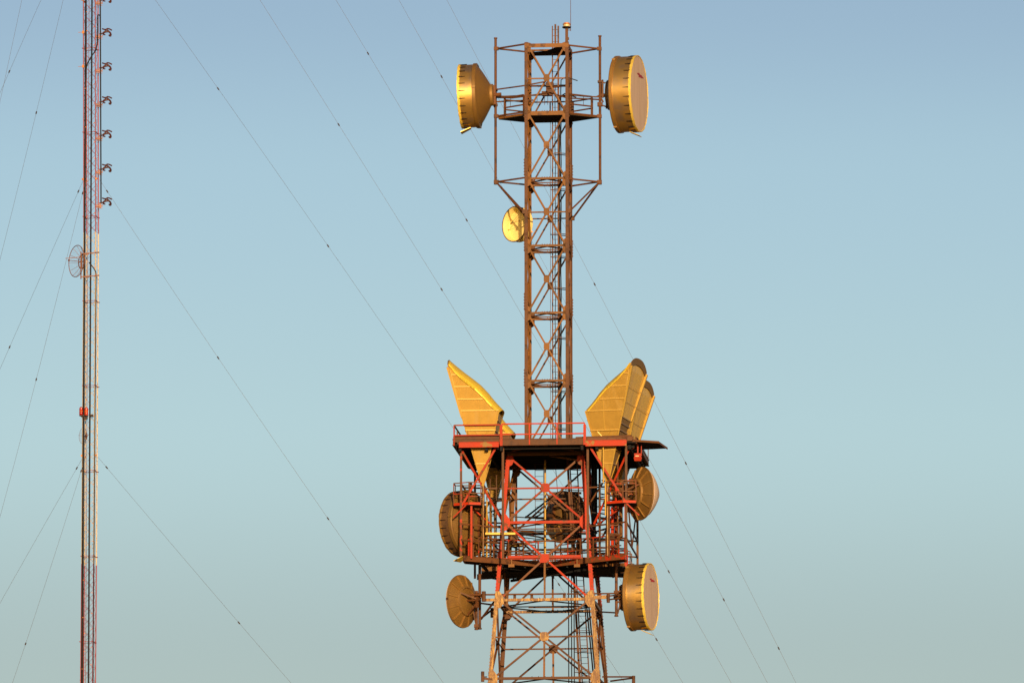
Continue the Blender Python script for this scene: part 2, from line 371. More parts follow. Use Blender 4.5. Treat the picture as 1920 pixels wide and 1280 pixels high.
# red plate under the node where lower-bay diagonals meet
g = B(); zc = zfront(1046); h_ = hw(zc); g.box((-.02, -h_ - .03, zc), .42, .03, .42)
zb_ = zfront(1043); g.bar((-1.72, -h_ - .01, zb_), (1.7, -h_ - .01, zb_), .13, .03, (0, 0, 1)); g.build("node_plate", "red", TW)

# ---- the big upper platform
vF = -3.9; vB = 3.9
zD = T(1000, 833, vF).z; zDt = T(1000, 820, vF).z
uL, uR = T(850, 833, vF).x, T(1192, 833, vF).x; ui0, ui1 = T(941, 830, vF).x, T(1096, 830, vF).x
b = B()
poly = [(uL + .12, vF + .02), (uR, vF + .02), (uR, vB), (uL + .12, vB), (uL + .12, 1.2), (uL + .0, 1.2), (uL + .0, 0.2), (uL + .18, 0.2), (uL + .18, -1.4), (uL + .02, -1.4), (uL + .02, -2.6), (uL + .12, -2.6)]
b.prism([(x, y, zD + .02) for x, y in poly], (0, 0, .05))
PF = b.build("upper_platform", "dark", TW)
b = B()
for k in range(9):
    v = -3.4 + k * .85; b.bar((uL + .2, v, zD - .08), (uR - .1, v, zD - .08), .14, .09, (0, 0, 1))
for u in (uL + .3, -2.6, -1.9, 1.9, 2.6, uR - .3): b.bar((u, vF + .1, zD - .16), (u, vB - .1, zD - .16), .2, .12, (0, 0, 1))
b.build("floor_beam", "dark", PF)
def beam(name, p, q, h, m, th=.05, parent=PF, A=(0, 0, 1)):
    b = B(); b.bar(p, q, h, th, A)
    b.bar(p, q, .02, th * 2.2, A, oa=h / 2 + .011); b.bar(p, q, .02, th * 2.2, A, oa=-h / 2 - .011)
    return b.build(name, m, parent)
zm = (zD + zDt) / 2
beam("edge_beam", (ui0 - .05, vF + .04, zm - .04), (ui1, vF + .04, zm - .04), .27, "steel")
beam("edge_beam", (uL, vF + .03, zDt - .1), (ui0 - .12, vF + .03, zDt - .1), .12, "steel")
beam("edge_beam", (uL + .27, vF - .04, zD + .02), (ui0 - .14, vF - .04, zD + .02), .22, "redchip")
beam("edge_beam", (ui1 + .05, vF - .04, zD + .02), (T(1175, 830, vF).x, vF - .04, zD + .02), .24, "redchip")
beam("edge_beam", (ui1 + .05, vF + .03, zDt - .08), (uR - .1, vF + .03, zDt - .08), .12, "steel")
beam("edge_beam", (uL, vF, zm), (uL, vB, zm), .25, "steel"); beam("edge_beam", (uR, vF + .1, zm), (uR, vB, zm), .25, "steel"); beam("edge_beam", (uL, vB, zm), (uR, vB, zm), .25, "steel")
b = B(); b.box((T(1181, 824, vF).x, vF - .02, zD + .2), .24, .2, .2); b.build("edge_bracket", "steel", PF)
# lower long truss beam visible under floor
z_ = T(1000, 851, -1.9).z; b = B(); b.bar((T(951, 851, -1.9).x, -1.98, z_), (T(1104, 851, -1.9).x, -1.98, z_), .15, .1, (0, 0, 1))
b.bar(T(950, 847, -2.4), T(1013, 834, -3.6), .06, .05); b.bar(T(1016, 834, -3.6), T(1086, 846, -2.4), .06, .05); b.bar(T(1030, 854, -1.6), T(1080, 862, -1.0), .08, .06)
split(b, "floor_truss", "steel2", PF)
# railings
hR = T(1000, 795, vF).z - zD
railing([(uL + .03, vF + .02, zD), (ui0 - .08, vF + .02, zD)], hR, "red", PF, sp=3, r=.03)
railing([(ui0, vF + .02, zD), (ui1, vF + .02, zD)], hR + .03, "red", PF, sp=1.35, r=.03)
railing([(uL + .03, vF + .1, zD), (uL + .03, vB, zD)], hR, "steel", PF, sp=1.6, r=.028)
railing([(uL + .1, vB, zD), (uR, vB, zD)], hR * .96, "steel", PF, sp=1.7, r=.02)
b = B()
for sx, x in ((0, ui0 - .03), (0, ui1 + .01)): b.box((x, vF - .03, zD + hR * .45), .13, .05, hR * 1.0)
split(b, "railing_post", "red", PF)
# side ice shield plate
b = B(); e = [T(1192, 832, vF), T(1236, 836, -3.2), T(1252, 846, -1.7), T(1205, 849, -1.2)]
zs = zD + .1; pl = [(uR - .02, vF, zs), (e[1].x, -3.3, zs), (e[2].x, -1.9, zs - .08), (uR + .3, -1.1, zs), (uR - .02, -1.1, zs)]
b.prism(pl, (0, 0, .04)); sh = b.build("ice_shield_shelf", "dark", TW)
b = B(); b.bar(pl[0], pl[1], .10, .03, (0, 0, 1), oa=.02); b.bar(pl[1], pl[2], .09, .03, (0, 0, 1)); b.build("shelf_edge", "steel", sh)

# ---- hanging cage posts, braces between upper and lower platform
zLPf = T(1000, 1047, -3.5).z
def seg(b, a, c, w=.11, d=.09): b.bar(a, c, w, d, (1, 0, 0))
posts = [(864.5, -3.5, 835, 1043, "brownred"), (943, -3.5, 835, 1046, "steel"), (1174, -3.5, 835, 1040, "steel"), (1102, -3.5, 833, 1046, "steel")]
for px, v, y0, y1, m in posts:
    b = B(); a = T(px, y0, v); c = Vector((a.x, v, T(px, y1, v).z)); b.ell(a, c, .11, .016, FN); b.build("hanger_post", m, TW)
for px, v in ((864.5, 3.4), (943, 3.4), (1174, 3.4), (1102, 3.4)):
    a = T(px, 835, -3.5); b = B(); b.ell((a.x, v, zD - .1), (a.x, v, zLPf), .11, .016, FN); b.build("hanger_post", "steel", TW)
for v in (-3.5, 3.4):
    pts = {k: T(x, y, -3.5) for k, (x, y) in dict(a=(933, 834), b=(864.5, 950), c=(867, 846), d=(941, 976), e=(1104, 834), f=(1174, 942), g=(1178, 844), h=(1110, 976)).items()}
    for k, (i, j) in enumerate((("a", "b"), ("c", "d"), ("e", "f"), ("g", "h"))):
        p, q = pts[i].copy(), pts[j].copy(); p.y = v + (.03 if k % 2 else -.03); q.y = v if j in "bf" else -math.copysign(1, -v) * (hw(zL[1]) + .3)
        b = B(); b.ell(p, q, .095, .014, FN); b.build("knee_brace", "red" if v < 0 and k != 9 else "steel", TW)
# side-face hanging frame horizontals
b = B()
for s_, x in ((-1, T(864.5, 900, -3.5).x), (1, T(1174, 900, -3.5).x)):
    for py in (905, 980, 1010):
        z = T(1000, py, -3.5).z
        b.bar((x, -3.5, z), (x, 3.4, z), .08, .06); b.bar((x, -3.5 if py != 905 else -2.2, z), (s_ * (hw(z)), -hw(z) if py != 905 else -1.7, z), .07, .06)
        b.bar((x, 3.4, z), (s_ * hw(z), hw(z), z), .07, .06)
    b.bar((x, -3.4, T(1000, 905, -3.5).z), (x, 0, T(1000, 1010, -3.5).z), .06, .06); b.bar((x, 3.4, T(1000, 905, -3.5).z), (x, 0, T(1000, 1010, -3.5).z), .06, .06)
split(b, "side_frame", "steel", TW)

# ---- lower platform, waisted plan
uPL, uPR = T(869, 1047, -3.5).x, T(1172, 1042, -3.5).x
zP = T(869, 1047, -3.5).z + .02
vn, vc = -3.5, -.85
yl = lambda u, off=0: vn + (vc - vn) * (1 - abs(u) / 3.9) + off
b = B()
b.prism([(uPL, vn, zP), (-.01, vc, zP), (-.01, vc + 1.0, zP), (-2.1, yl(2.1, 1.0), zP), (uPL, vn + 1.0, zP)], (0, 0, -.06))
b.prism([(.01, vc, zP), (uPR, vn, zP), (uPR, vn + 1.0, zP), (2.1, yl(2.1, 1.0), zP), (.01, vc + 1.0, zP)], (0, 0, -.06))
b.prism([(-2.05, yl(2.1, 1.0), zP - .01), (0, vc + .9, zP - .01), (2.05, yl(2.1, 1.0), zP - .01), (2.05, 2.0, zP - .01), (0, 2.6, zP - .01), (-2.05, 2.0, zP - .01)], (0, 0, -.07))
b.prism([(uPL + .25, 3.3, zP - .004), (0, 1.9, zP - .004), (uPR - .2, 3.3, zP - .004), (uPR - .2, 2.5, zP - .004), (0, 1.1, zP - .004), (uPL + .25, 2.5, zP - .004)][::-1], (0, 0, -.04))
LP = b.build("lower_platform", "dark", TW)
def edge(p, q, m, h=.22, off=0): beam("edge_beam", (p[0], p[1], zP + off), (q[0], q[1], zP + off), h, m, .04, LP)
edge((uPL, vn - .02), (-.02, vc - .02), "steel"); edge((.02, vc - .02), (uPR, vn - .02), "brownred")
edge((uPL, vn + 1), (-2.1, yl(2.1, 1)), "steel"); edge((2.1, yl(2.1, 1)), (uPR, vn + 1), "steel"); edge((uPL, 3.3), (0, 1.9), "steel"); edge((0, 1.9), (uPR - .2, 3.3), "steel")
edge((uPL, vn + .05), (uPL, vn + .95), "steel"); edge((uPR, vn), (uPR, vn + .95), "red")
z0r = zP
ux = T(896, 1047, -3.3).x; railing([(ux, yl(ux), z0r), (-.4, yl(.4), z0r)], 1.05, "brownred", LP, sp=.8, r=.026)
ux = T(1160, 1045, -3.4).x; railing([(.4, yl(.4), z0r), (ux, yl(ux), z0r)], 1.05, "brownred", LP, sp=.8, r=.026)
railing([(uPL + .2, -2.5, z0r), (-.6, yl(.6, .9), z0r)], 1.0, "steel", LP, sp=.9, r=.022)
railing([(.6, yl(.6, .9), z0r), (uPR - .1, -2.5, z0r)], 1.0, "steel", LP, sp=.9, r=.022)
railing([(uPL + .25, 3.1, z0r), (0, 2.1, z0r), (uPR - .2, 3.1, z0r)], 1.0, "steel", LP, sp=.9, r=.024)
railing([(uPL + .25, 2.2, z0r), (0, 1.2, z0r), (uPR - .2, 2.2, z0r)], 1.0, "steel", LP, sp=.9, r=.022)
# lower catwalk below it
z2 = T(920, 1083, 3.0).z
cw = [(T(903, 1070, .3).x, .3), (-.2, .1), (T(1173, 1079, -.4).x, -.9), (T(1173, 1079, -.4).x, .6), (1.9, 2.2), (0, 1.9), (T(930, 1087, 3).x, 3.0), (T(905, 1083, 2).x, 2.0)]
b = B(); b.prism([(x, y, z2) for x, y in cw], (0, 0, -.09)); CWK = b.build("lower_catwalk", "dark", TW)
b = B(); b.bar((cw[0][0], .28, z2 + .1), (T(1010, 1070, .2).x, .2, z2 + .1), .24, .04, (0, 0, 1)); b.bar((1.4, .05, z2 + .06), (cw[2][0], -.9, z2 + .06), .16, .04, (0, 0, 1)); b.build("edge_beam", "steel2", CWK)
railing([(cw[0][0] + .05, .32, z2), (cw[7][0], 2.0, z2), (cw[6][0], 3.0, z2)], .9, "brownred", CWK, sp=.6, r=.026)
railing([(-1.6, .3, z2), (cw[0][0] + .05, .32, z2)], .9, "steel", CWK, sp=.4, r=.022)
railing([(cw[2][0], -.88, z2), (cw[3][0], .6, z2), (1.9, 2.2, z2)], .95, "red", CWK, sp=.55, r=.03)
b = B(); 
for u in (-3, -2, -1, 0, 1, 2, 3): b.bar((u, yl(u, .1), zP - .14), (u * .95, 2.6, zP - .14), .14, .08, (0, 0, 1))
b.bar((-2.0, -1.6, zP - .2), (2.0, 2.3, zP - .2), .12, .08, (0, 0, 1)); b.bar((2.0, -1.6, zP - .33), (-2.0, 2.3, zP - .33), .12, .08, (0, 0, 1))
b.build("floor_beam", "dark", LP)
for px in (959, 1082):
    b = B(); b.box(T(px, 1060, -2.2), .28, .12, .14); b.bar(T(px, 1048, -2.2), T(px, 1060, -2.2), .05, .05); b.build("lamp_bracket", "steel2", LP)

# ---- small red work balconies beside horn throats
for s, xa, xb in ((-1, 849.5, 901), (1, 1136, 1192)):
    v0, v1 = -3.62, -2.5; zb = T(875, 944, v0).z; x0, x1 = T(xa, 944, v0).x, T(xb, 944, v0).x; xm = (x0 + x1) / 2 + .1
    b = B(); b.prism([(x0, v0 + .35, zb), (xm, v0, zb), (x1, v0 + .15, zb), (x1, v1, zb), (x0, v1, zb)], (0, 0, -.06)); bc = b.build("work_balcony", "dark", TW)
    eb = B(); eb.bar((x0, v0 + .35, zb + .02), (xm, v0, zb + .02), .12, .03, (0, 0, 1)); eb.bar((xm, v0 - .01, zb + .02), (x1, v0 + .15, zb + .02), .12, .03, (0, 0, 1)); eb.split("toe_board", "redchip", bc)
    railing([(x0, v0 + .35, zb), (xm, v0, zb), (x1, v0 + .15, zb), (x1, v1, zb), (x0, v1, zb)], 1.02, "brownred", bc, sp=1.3, r=.021, closed=True)
    b = B(); d = -s; b.bar((xm - d * .1, v0 + .1, zb), (xm + s * .75, -3.45, zb - .62), .08, .06, FN); b.bar((xm, v1, zb), (s * 2.4, -2.0, zb - .9), .08, .06, FN)
    b.bar((xm + .1, v0 + .2, zb), (xm + .1, v0 + .2, zP), .09, .07, (1, 0, 0)); split(b, "balcony_brace", "red", bc)

# ---- ladders, waveguide runs and cables in lower tower
def ladder(p0, p1, wd, name="ladder", m="steel", r=.03, ax=Vector((1, 0, 0)), rs=.28):
    p0, p1 = Vector(p0), Vector(p1); b = B()
    for s in (-.5, .5): b.bar(p0 + ax * wd * s, p1 + ax * wd * s, r * 2, r * 2, (1, 0, 0))
    o = b.build(name, m, TW); b = B(); n = int((p1 - p0).length / rs)
    for k in range(n): c = p0 + (p1 - p0) * (k / n); b.tube(c - ax * wd / 2, c + ax * wd / 2, .012, 5)
    b.build("rung", m, o)["kind"] = "stuff"; return o
a, c = T(1011, 870, 1.6), T(1011, 1052, 1.9); ladder(a, (a.x, 1.9, c.z), .40, r=.012)
a, c = T(1071, 866, .6), T(1094, 1290, 1.6); c2 = c + (c - a) * (max(0, c.z) / (a.z - c.z)) * .98
ladder(T(1075, 866, .8), c2 + Vector((.25, 0, 0)), .34, r=.028)
b = B(); b.bar(T(1064, 860, .8), c2 - Vector((.1, 0, 0)), .1, .1, (1, 0, 0)); b.build("ladder_rail", "steel", TW)
b = B()
for k, py in enumerate(list(range(880, 1280, 38))):
    p = a + (c - a) * ((py - 866) / 424); b.bar(p + Vector((-.35, -.1, 0)), p + Vector((.5, .1, -.03)), .03, .06, (0, 0, 1)); b.bar(p + Vector((-.3, -.35, .05)), p + Vector((.45, -.3, .02)), .02, .04, (0, 0, 1))
split(b, "ladder_bracket", "steel", TW)
ladder((T(1131, 900, -2).x, -2.2, T(1131, 905, -2.2).z), (T(1131, 1046, -2.2).x, -2.2, zP), .30, r=.02)
ladder((T(925, 900, .5).x, .5, T(925, 890, .5).z), (T(925, 1046, .5).x, .5, zP), .30, r=.018)
b = B(); a = T(1022, 862, .3); b.tube((a.x, .3, a.z), (a.x, .3, zP - .4), .05, 10); b.build("waveguide_pipe", "yellow", TW, True)
for px, v, y0, y1, r, m in ((1131, -3.7, 832, 905, .035, "yellow"), (1135, -3.3, 905, 966, .035, "yellow"), (913, -2.4, 918, 1044, .03, "yellow"), (919, -1.8, 935, 1044, .035, "steel2"), (921.5, .5, 935, 1040, .028, "yellow"),
                            (1142, -3.0, 915, 1044, .05, "steel"), (1150, 1.2, 935, 1044, .05, "steel"), (1155, 2.2, 900, 1044, .06, "red"), (1164, -.5, 900, 1010, .09, "steel2"), (1158, -1.6, 860, 1044, .045, "steel"),
                            (1113, 1.0, 866, 1044, .11, "cable"), (1118, 1.0, 866, 980, .05, "cable"), (1085, 2.4, 940, 1060, .09, "steel"), (1124, -1.5, 905, 1050, .035, "steel"), (1148, -1.1, 950, 1045, .07, "red"),
                            (907, 1.0, 925, 1044, .04, "steel"), (900, .3, 1000, 1046, .05, "red"), (887, -2.6, 945, 1044, .05, "steel"), (879, -3.1, 1010, 1046, .05, "red")):
    a = T(px, y0, v); c = T(px, y1, v); b = B(); b.tube(a, (a.x, v, c.z), r, 8); b.build("waveguide_pipe" if m in ("yellow", "steel2", "steel") else "conduit", m, TW, True)
# dark cable trays and bracing clutter behind the red bays
b = B()
for (p, q, w) in (((960, 968, 1.2), (1100, 978, 1.6), .05), ((958, 984, 2.0), (1030, 973, -1), .05), ((962, 998, 1.8), (1110, 1000, 1.8), .10), ((962, 994, 1.4), (1022, 995, 1.0), .05), ((960, 1005, .6), (1036, 1013, .6), .04), ((1000, 1013, 1.2), (1100, 1016, 1.2), .06),
                  ((950, 1034, 1), (1090, 1026, 1.5), .07), ((985, 970, 1.2), (1030, 935, .5), .07), ((1008, 960, .6), (1034, 962, .4), .04), ((960, 1024, -.6), (1010, 1046, -1.2), .06), ((1040, 1018, 2), (1062, 1050, 2), .04),
                  ((1110, 969, 1.5), (1160, 975, 0), .13), ((1110, 960, -1), (1165, 968, -1), .05), ((1112, 998, .5), (1160, 983, -1), .07), ((1112, 950, 1), (1170, 946, 1.5), .05), ((1110, 1012, -.5), (1168, 1008, .5), .05), ((1112, 934, .4), (1170, 926, .4), .05),
                  ((1098, 985, 2), (1128, 978, 2), .05), ((1100, 1024, 1.2), (1170, 1028, .5), .06), ((1094, 1036, -.6), (1160, 1036, -.6), .04), ((880, 990, 1), (945, 985, 1), .05), ((900, 965, .5), (945, 952, .2), .05), ((905, 1015, 0), (960, 1020, .5), .05), ((905, 1030, .3), (950, 1036, .3), .05),
                  ((906, 950, -1.0), (942, 934, -1), .04), ((920, 934, 2.5), (945, 935, 2.5), .09), ((1098, 900, 2.4), (1130, 912, 2.2), .06), ((1126, 925, -1.6), (1170, 934, -1.6), .05), ((1128, 900, .8), (1168, 912, .8), .06), ((1128, 955, 2.4), (1166, 958, 2.4), .06)):
    b.bar(T(*p), T(*q), w, w * .7, (0, 0, 1))
split(b, "cable_tray", "cable", TW)
b = B()
for (p, q, w) in (((1075, 930, 1.8), (1075, 1046, 1.8), .12), ((1030, 924, 2.2), (1090, 924, 2.2), .10), ((958, 1020, -.8), (1040, 1012, -.8), .07), ((1000, 1030, 1.9), (1085, 1031, 1.9), .10), ((905, 1008, -1.2), (990, 1020, -1.5), .06), ((900, 1022, 1.5), (975, 1023, 1.5), .06),
                  ((1108, 940, -1.4), (1130, 905, -1.6), .07), ((1140, 905, -2.2), (1160, 935, -1.6), .12), ((1122, 986, -1.2), (1140, 965, -1.2), .07), ((1140, 985, -1.8), (1160, 984, -1.8), .05), ((1143, 1004, -1.4), (1153, 1004, -1.4), .25), ((1138, 1023, -1.4), (1165, 1022, -1.4), .05),
                  ((1126, 1000, -2.0), (1166, 1000, -2.0), .04), ((953, 862, 1.9), (953, 930, 2.0), .15), ((882, 905, -1.5), (882, 946, -1.5), .16), ((1040, 852, 1.8), (1046, 930, 1.8), .03), ((1052, 916, .5), (1086, 912, .5), .07)):
    b.bar(T(*p), T(*q), w, w * .7, (0, 0, 1) if abs(p[0] - q[0]) > 8 else (1, 0, 0))
split(b, "equipment_frame", "steel", TW)
# draped black feeders
b = B()
for pts in ([(1030, 955, .5), (1020, 958, .5), (1010, 966, .5), (1000, 970, .6)], [(985, 968, .8), (1000, 970, .8), (1030, 970, .4)], [(960, 1003, .6), (985, 1002, .6), (1010, 1006, .6), (1036, 1014, .6)],
            [(975, 1035, -.5), (985, 1024, -.5), (987, 1015, -.5), (980, 1005, -.5), (965, 1001, -.5)], [(1098, 952, 1), (1104, 942, 1), (1112, 936, 1)], [(1100, 1018, 1.0), (1108, 1010, 1), (1112, 1002, 1), (1120, 998, 1)],
            [(1110, 1030, .6), (1118, 1015, .6), (1124, 1010, .6), (1140, 1010, .6)], [(900, 960, -.5), (908, 980, -.5), (915, 1000, -.5), (925, 1020, -.5), (935, 1030, -.5)]):
    b.path([T(*p) for p in pts], .04, 6)
split(b, "feeder_cable", "cable", TW)
for xs in ((1066, 1066.5), (1071.5, 1072), (1076, 1077), (1100, 1115), (1104, 1119)):
    a = T(xs[0], 1070 if xs[0] < 1090 else 1135, 1.2); c = T(xs[1], 1290, 1.2); c = a + (c - a) * (a.z / (a.z - c.z)) * .995
    b = B(); b.tube(a, c, .028 if xs[0] < 1090 else .04, 6); split(b, "feeder_cable", "cable", TW)
# ice shield boards (bright)
for p, q, hgt in (((911, 1001, -2.6), (967, 1001, -2.6), .10), ((957, 1023, -.5), (979, 1022, -.5), .09)):
    b = B(); a, c = T(*p), T(*q); b.bar(a, c, .5, hgt, (0, 1, 0)); b.build("ice_shield_board", "yellow", TW)
# belt outriggers + pipe at py 1123 & 1270
b = B(); hb = hw(zL[2])
b.bar((T(906, 1124, -hb).x, -hb - .03, zL[2]), (-hb, -hb - .03, zL[2]), .13, .06, (0, 0, 1)); b.bar((hb, -hb - .03, zL[2] + .05), (T(1138, 1121, -hb).x, -hb - .03, zL[2] + .08), .17, .08, (0, 0, 1))
split(b, "belt_outrigger", "galv", TW)
zpz = T(1000, 1112.5, -hb).z; b = B(); b.tube((T(880, 1113, -hb).x, -hb + .12, zpz), (T(1061, 1112, -hb).x, -hb + .12, zpz), .04); b.tube((T(1062, 1114, -hb).x, -hb + .2, zpz), (T(1158, 1112, -hb).x, -hb + .2, zpz), .035)
for px in (965, 997, 1058): b.bar(T(px, 1113, -hb + .2), T(px, 1123, -hb + .2), .13, .04, (1, 0, 0))
b.bar(T(991, 1137.5, 1.6), T(1078, 1137, 1.6), .09, .06, (0, 0, 1))
split(b, "stand_off_pipe", "steel", TW)
b = B(); b.tube(T(907, 1108, -hb - .1), T(907, 1127, -hb - .1), .1, 10); b.tube(T(1140.5, 1113, -hb - .1), T(1140.5, 1129, -hb - .1), .08, 10); b.tube(T(905, 1258, -2.7), T(905, 1277, -2.7), .08, 10); b.tube(T(1188, 1266, 0), T(1188, 1283, 0), .08, 10)
b.bar(T(906, 1271, -2.7), T(925, 1273, -2.6), .1, .06, (0, 0, 1)); b.bar(T(1130, 1268, -2.5), T(1188, 1268, 0), .07, .06, (0, 0, 1)); b.bar(T(1145, 1276, 2.6), T(1188, 1270, 0), .07, .06, (0, 0, 1))
b.bar(T(912, 1268, 0), T(908, 1268, -2), .05, .05)
b.box(T(923.5, 1148, 0), .18, .2, .45); split(b, "pole_stub", "steel", TW)

# ================================================================= HORN ANTENNAS
S = .0250
def horn_reflector(name_label, px, py, v, head, lamp=None):
    """pyramidal horn with parabolic cap; local +X is the aperture side, apex at origin. head: world heading of +X."""
    ap = W(T(px, py, v)); rt = empty("horn_antenna", ap, (0, 0, head), name_label, "horn antenna", "horn antennas on the big platform")
    k = .27
    def q(x, h, t, push=0): return Vector((x * S, t * (k * h * S + push), h * S * 1.0))
    edge_ = [(60, 226), (50, 214), (38.5, 203), (26, 193), (11.5, 181.5), (-2, 168), (-10, 159), (-19, 150), (-28, 142)]
    # near and far side plates
    prof = [(0, 4)] + [(-28 * h / 142 * 1.0 - 4.5 * h / 142, h) for h in (40, 90)] + [(-33, 142)] + [(x, h) for x, h in reversed(edge_)][1:] + [(57, 203), (37, 130), (26, 100), (10, 40), (1, 4)]
    for t in (-1, 1):
        b = B(); b.prism([q(x, h, t) for x, h in prof], (0, -t * .03, 0)); pt = b.build("side_panel", "horn", rt)
        r = B()
        def inner(h):   # x extent of the panel at height h
            xa = h * (37 / 130) if h < 203 else 57
            if h <= 142: xb = -33 * h / 142
            else:
                xb = np.interp(h, [e[1] for e in edge_[::-1]], [e[0] for e in edge_[::-1]])
            return xa - 1, xb + (1 if h <= 142 else 3)
        for h in (45, 70, 106, 142, 163, 186, 208):
            xa, xb = inner(h)
            if h == 106: r.bar(q(xa + 1, h, t, .03), q(xb - 1, h, t, .03), .06, .09)
            else: r.bar(q(xa, h, t, .012), q(xb, h, t, .012), .055, .06)
        r.bar(q(2, 106, t, .004), q(2, 163, t, .004), .05, .03, (1, 0, 0))
        r.bar(q(-12, 104, t, .02), q(2, 88, t, .02), .03, .03); r.bar(q(12, 104, t, .02), q(2, 88, t, .02), .03, .03)
        r.split("stiffener", "hornrib", pt)
        r = B()   # edge angles
        for a, c in (((1, 4), (36.5, 130)), ((36.5, 130), (57.5, 203)), ((0, 4), (-33, 142))):
            r.bar(q(*a, t, .01), q(*c, t, .01), .06, .05, (1, 0, 0))
        r.split("edge_angle", "hornrib", pt)
    # curved reflector cap: bulges between side plates
    b = B(); n = 12; rows = []
    pts = [(-33, 138)] + [(x, h) for x, h in reversed(edge_)] 
    for i, (x, h) in enumerate(pts):
        f = i / (len(pts) - 1); a0 = Vector(pts[max(i - 1, 0)]); a1 = Vector(pts[min(i + 1, len(pts) - 1)]); d = (a1 - a0).normalized(); nn = Vector((-d.y, d.x)); nn = (nn * (1 - f ** 3) + Vector((.12, .99)) * f ** 3).normalized()
        bul = .26 + .14 * min(1, f * 1.6)
        rows.append([q(x, h, -1 + 2 * j / n) + Vector((nn.x, 0, nn.y)) * bul * (1 - abs(-1 + 2 * j / n) ** 2.6) for j in range(n + 1)])
    vs = [v_ for r_ in rows for v_ in r_]; m_ = n + 1
    b.add(vs, [(i * m_ + j, i * m_ + j + 1, (i + 1) * m_ + j + 1, (i + 1) * m_ + j) for i in range(len(rows) - 1) for j in range(n)])
    o = b.build("reflector_cap", "hornrim", rt, True); sm = o.modifiers.new("s", "SOLIDIFY"); sm.thickness = .03
    # flange along both curved edges with bolt heads
    for t in (-1, 1):
        r = B()
        for i in range(1, len(pts) - 1):
            (x0, h0), (x1, h1) = pts[i], pts[i + 1]
            r.bar(q(x0, h0, t, .02), q(x1, h1, t, .02), .10, .05, (1, 0, 1))
            for f in (.25, .75): c_ = q(x0 + (x1 - x0) * f, h0 + (h1 - h0) * f, t, .05); r.box(c_, .03, .03, .03)
        r.build("cap_flange", "hornrim", rt)
    # recess shade between the cap's lip and the cover, built as a dark arched band
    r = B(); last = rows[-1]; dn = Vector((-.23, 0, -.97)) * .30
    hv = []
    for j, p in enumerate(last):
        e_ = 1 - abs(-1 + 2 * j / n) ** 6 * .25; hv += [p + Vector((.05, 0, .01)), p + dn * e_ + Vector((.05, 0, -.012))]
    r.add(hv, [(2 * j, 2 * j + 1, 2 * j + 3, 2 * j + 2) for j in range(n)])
    o = r.build("shade_band", "hub", rt); sm = o.modifiers.new("s", "SOLIDIFY"); sm.thickness = .05
    # aperture cover: flat sheet with arched top
    r = B(); A0, A1 = q(37, 130, -1), q(37, 130, 1)
    top = [p + dn * .9 for p in last]
    poly = [A0] + top + [A1]
    r.prism(poly, (-.03, 0, .01)); ac = r.build("aperture_cover", "hornin", rt)
    r = B()
    for t in (-1, 1): r.bar(A0 if t < 0 else A1, q(62, 222, t), .12, .10, (0, 1, 0))
    r.bar(A0, A1, .06, .06)
    r.split("cover_frame", "hornrib", ac)
    r = B()
    for h in (158, 186): r.bar(q(h * .285 + 1.2, h, -1) , q(h * .285 + 1.2, h, 1), .015, .012)
    r.split("cover_seam", "hornin", ac)
    # front and back walls of the pyramid below
    r = B(); r.prism([q(1, 4, -1), q(37, 130, -1), q(37, 130, 1), q(1, 4, 1)], (-.03, 0, 0)); fw = r.build("front_panel", "back", rt)  # wall and its ribs in darker shell colour: down-facing shade put into it
    r = B()
    for h in (45, 70, 106, 118): r.bar(q(h * .285 + .8, h, -1), q(h * .285 + .8, h, 1), .05, .05)
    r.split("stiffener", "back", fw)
    r = B(); r.prism([q(0, 4, -1), q(-33, 138, -1), q(-33, 138, 1), q(0, 4, 1)], (.03, 0, 0)); bw = r.build("back_panel", "horn", rt)
    r = B()
    for h in (45, 70, 106, 125): r.bar(q(-h * .234 - .8, h, -1), q(-h * .234 - .8, h, 1), .05, .05)
    r.split("stiffener", "horn", bw)
    r = B(); r.tube((0, 0, .14), (0, 0, -.9), .07, 12, .05); r.tube((0, 0, -.9), (0, 0, -3.2), .045, 10); r.tube((0, 0, -.2), (0, 0, -.26), .12, 12); r.build("throat_waveguide", "galv", rt, True)
    # support collar standing on the deck
    r = B(); hc = 92
    for t in (-1, 1): r.bar(Vector((-1.35, t * (k * hc * S + .1), hc * S)), Vector((1.35, t * (k * hc * S + .1), hc * S)), .16, .08, (0, 0, 1))
    r.bar(Vector((-1.0, -.7, hc * S)), Vector((-1.0, .7, hc * S)), .12, .08, (0, 0, 1)); r.bar(Vector((1.0, -.7, hc * S)), Vector((1.0, .7, hc * S)), .12, .08, (0, 0, 1))
    r.split("support_collar", "steel", rt)
    return rt
hl = math.pi - R(5.2)
hl_ = math.atan2(math.sin(R(5.2)), -math.cos(R(5.2)))      # left and away
hr_ = -R(14.5)                                             # right and towards the camera
horn_reflector("golden horn antenna standing foremost on the left side of the big platform, pointed tip up", 906, 915, -3.0, hl_)
horn_reflector("golden horn antenna half hidden behind the left front horn at the rear of the platform", 928, 955, 3.2, hl_)
horn_reflector("large golden horn antenna at the right front corner of the platform with an arched dark band of recess shade", 1139, 915, -3.0, hr_)
horn_reflector("golden horn antenna peeking out behind the right front horn, its arched cover to the right", 1154, 952, 3.2, hr_)

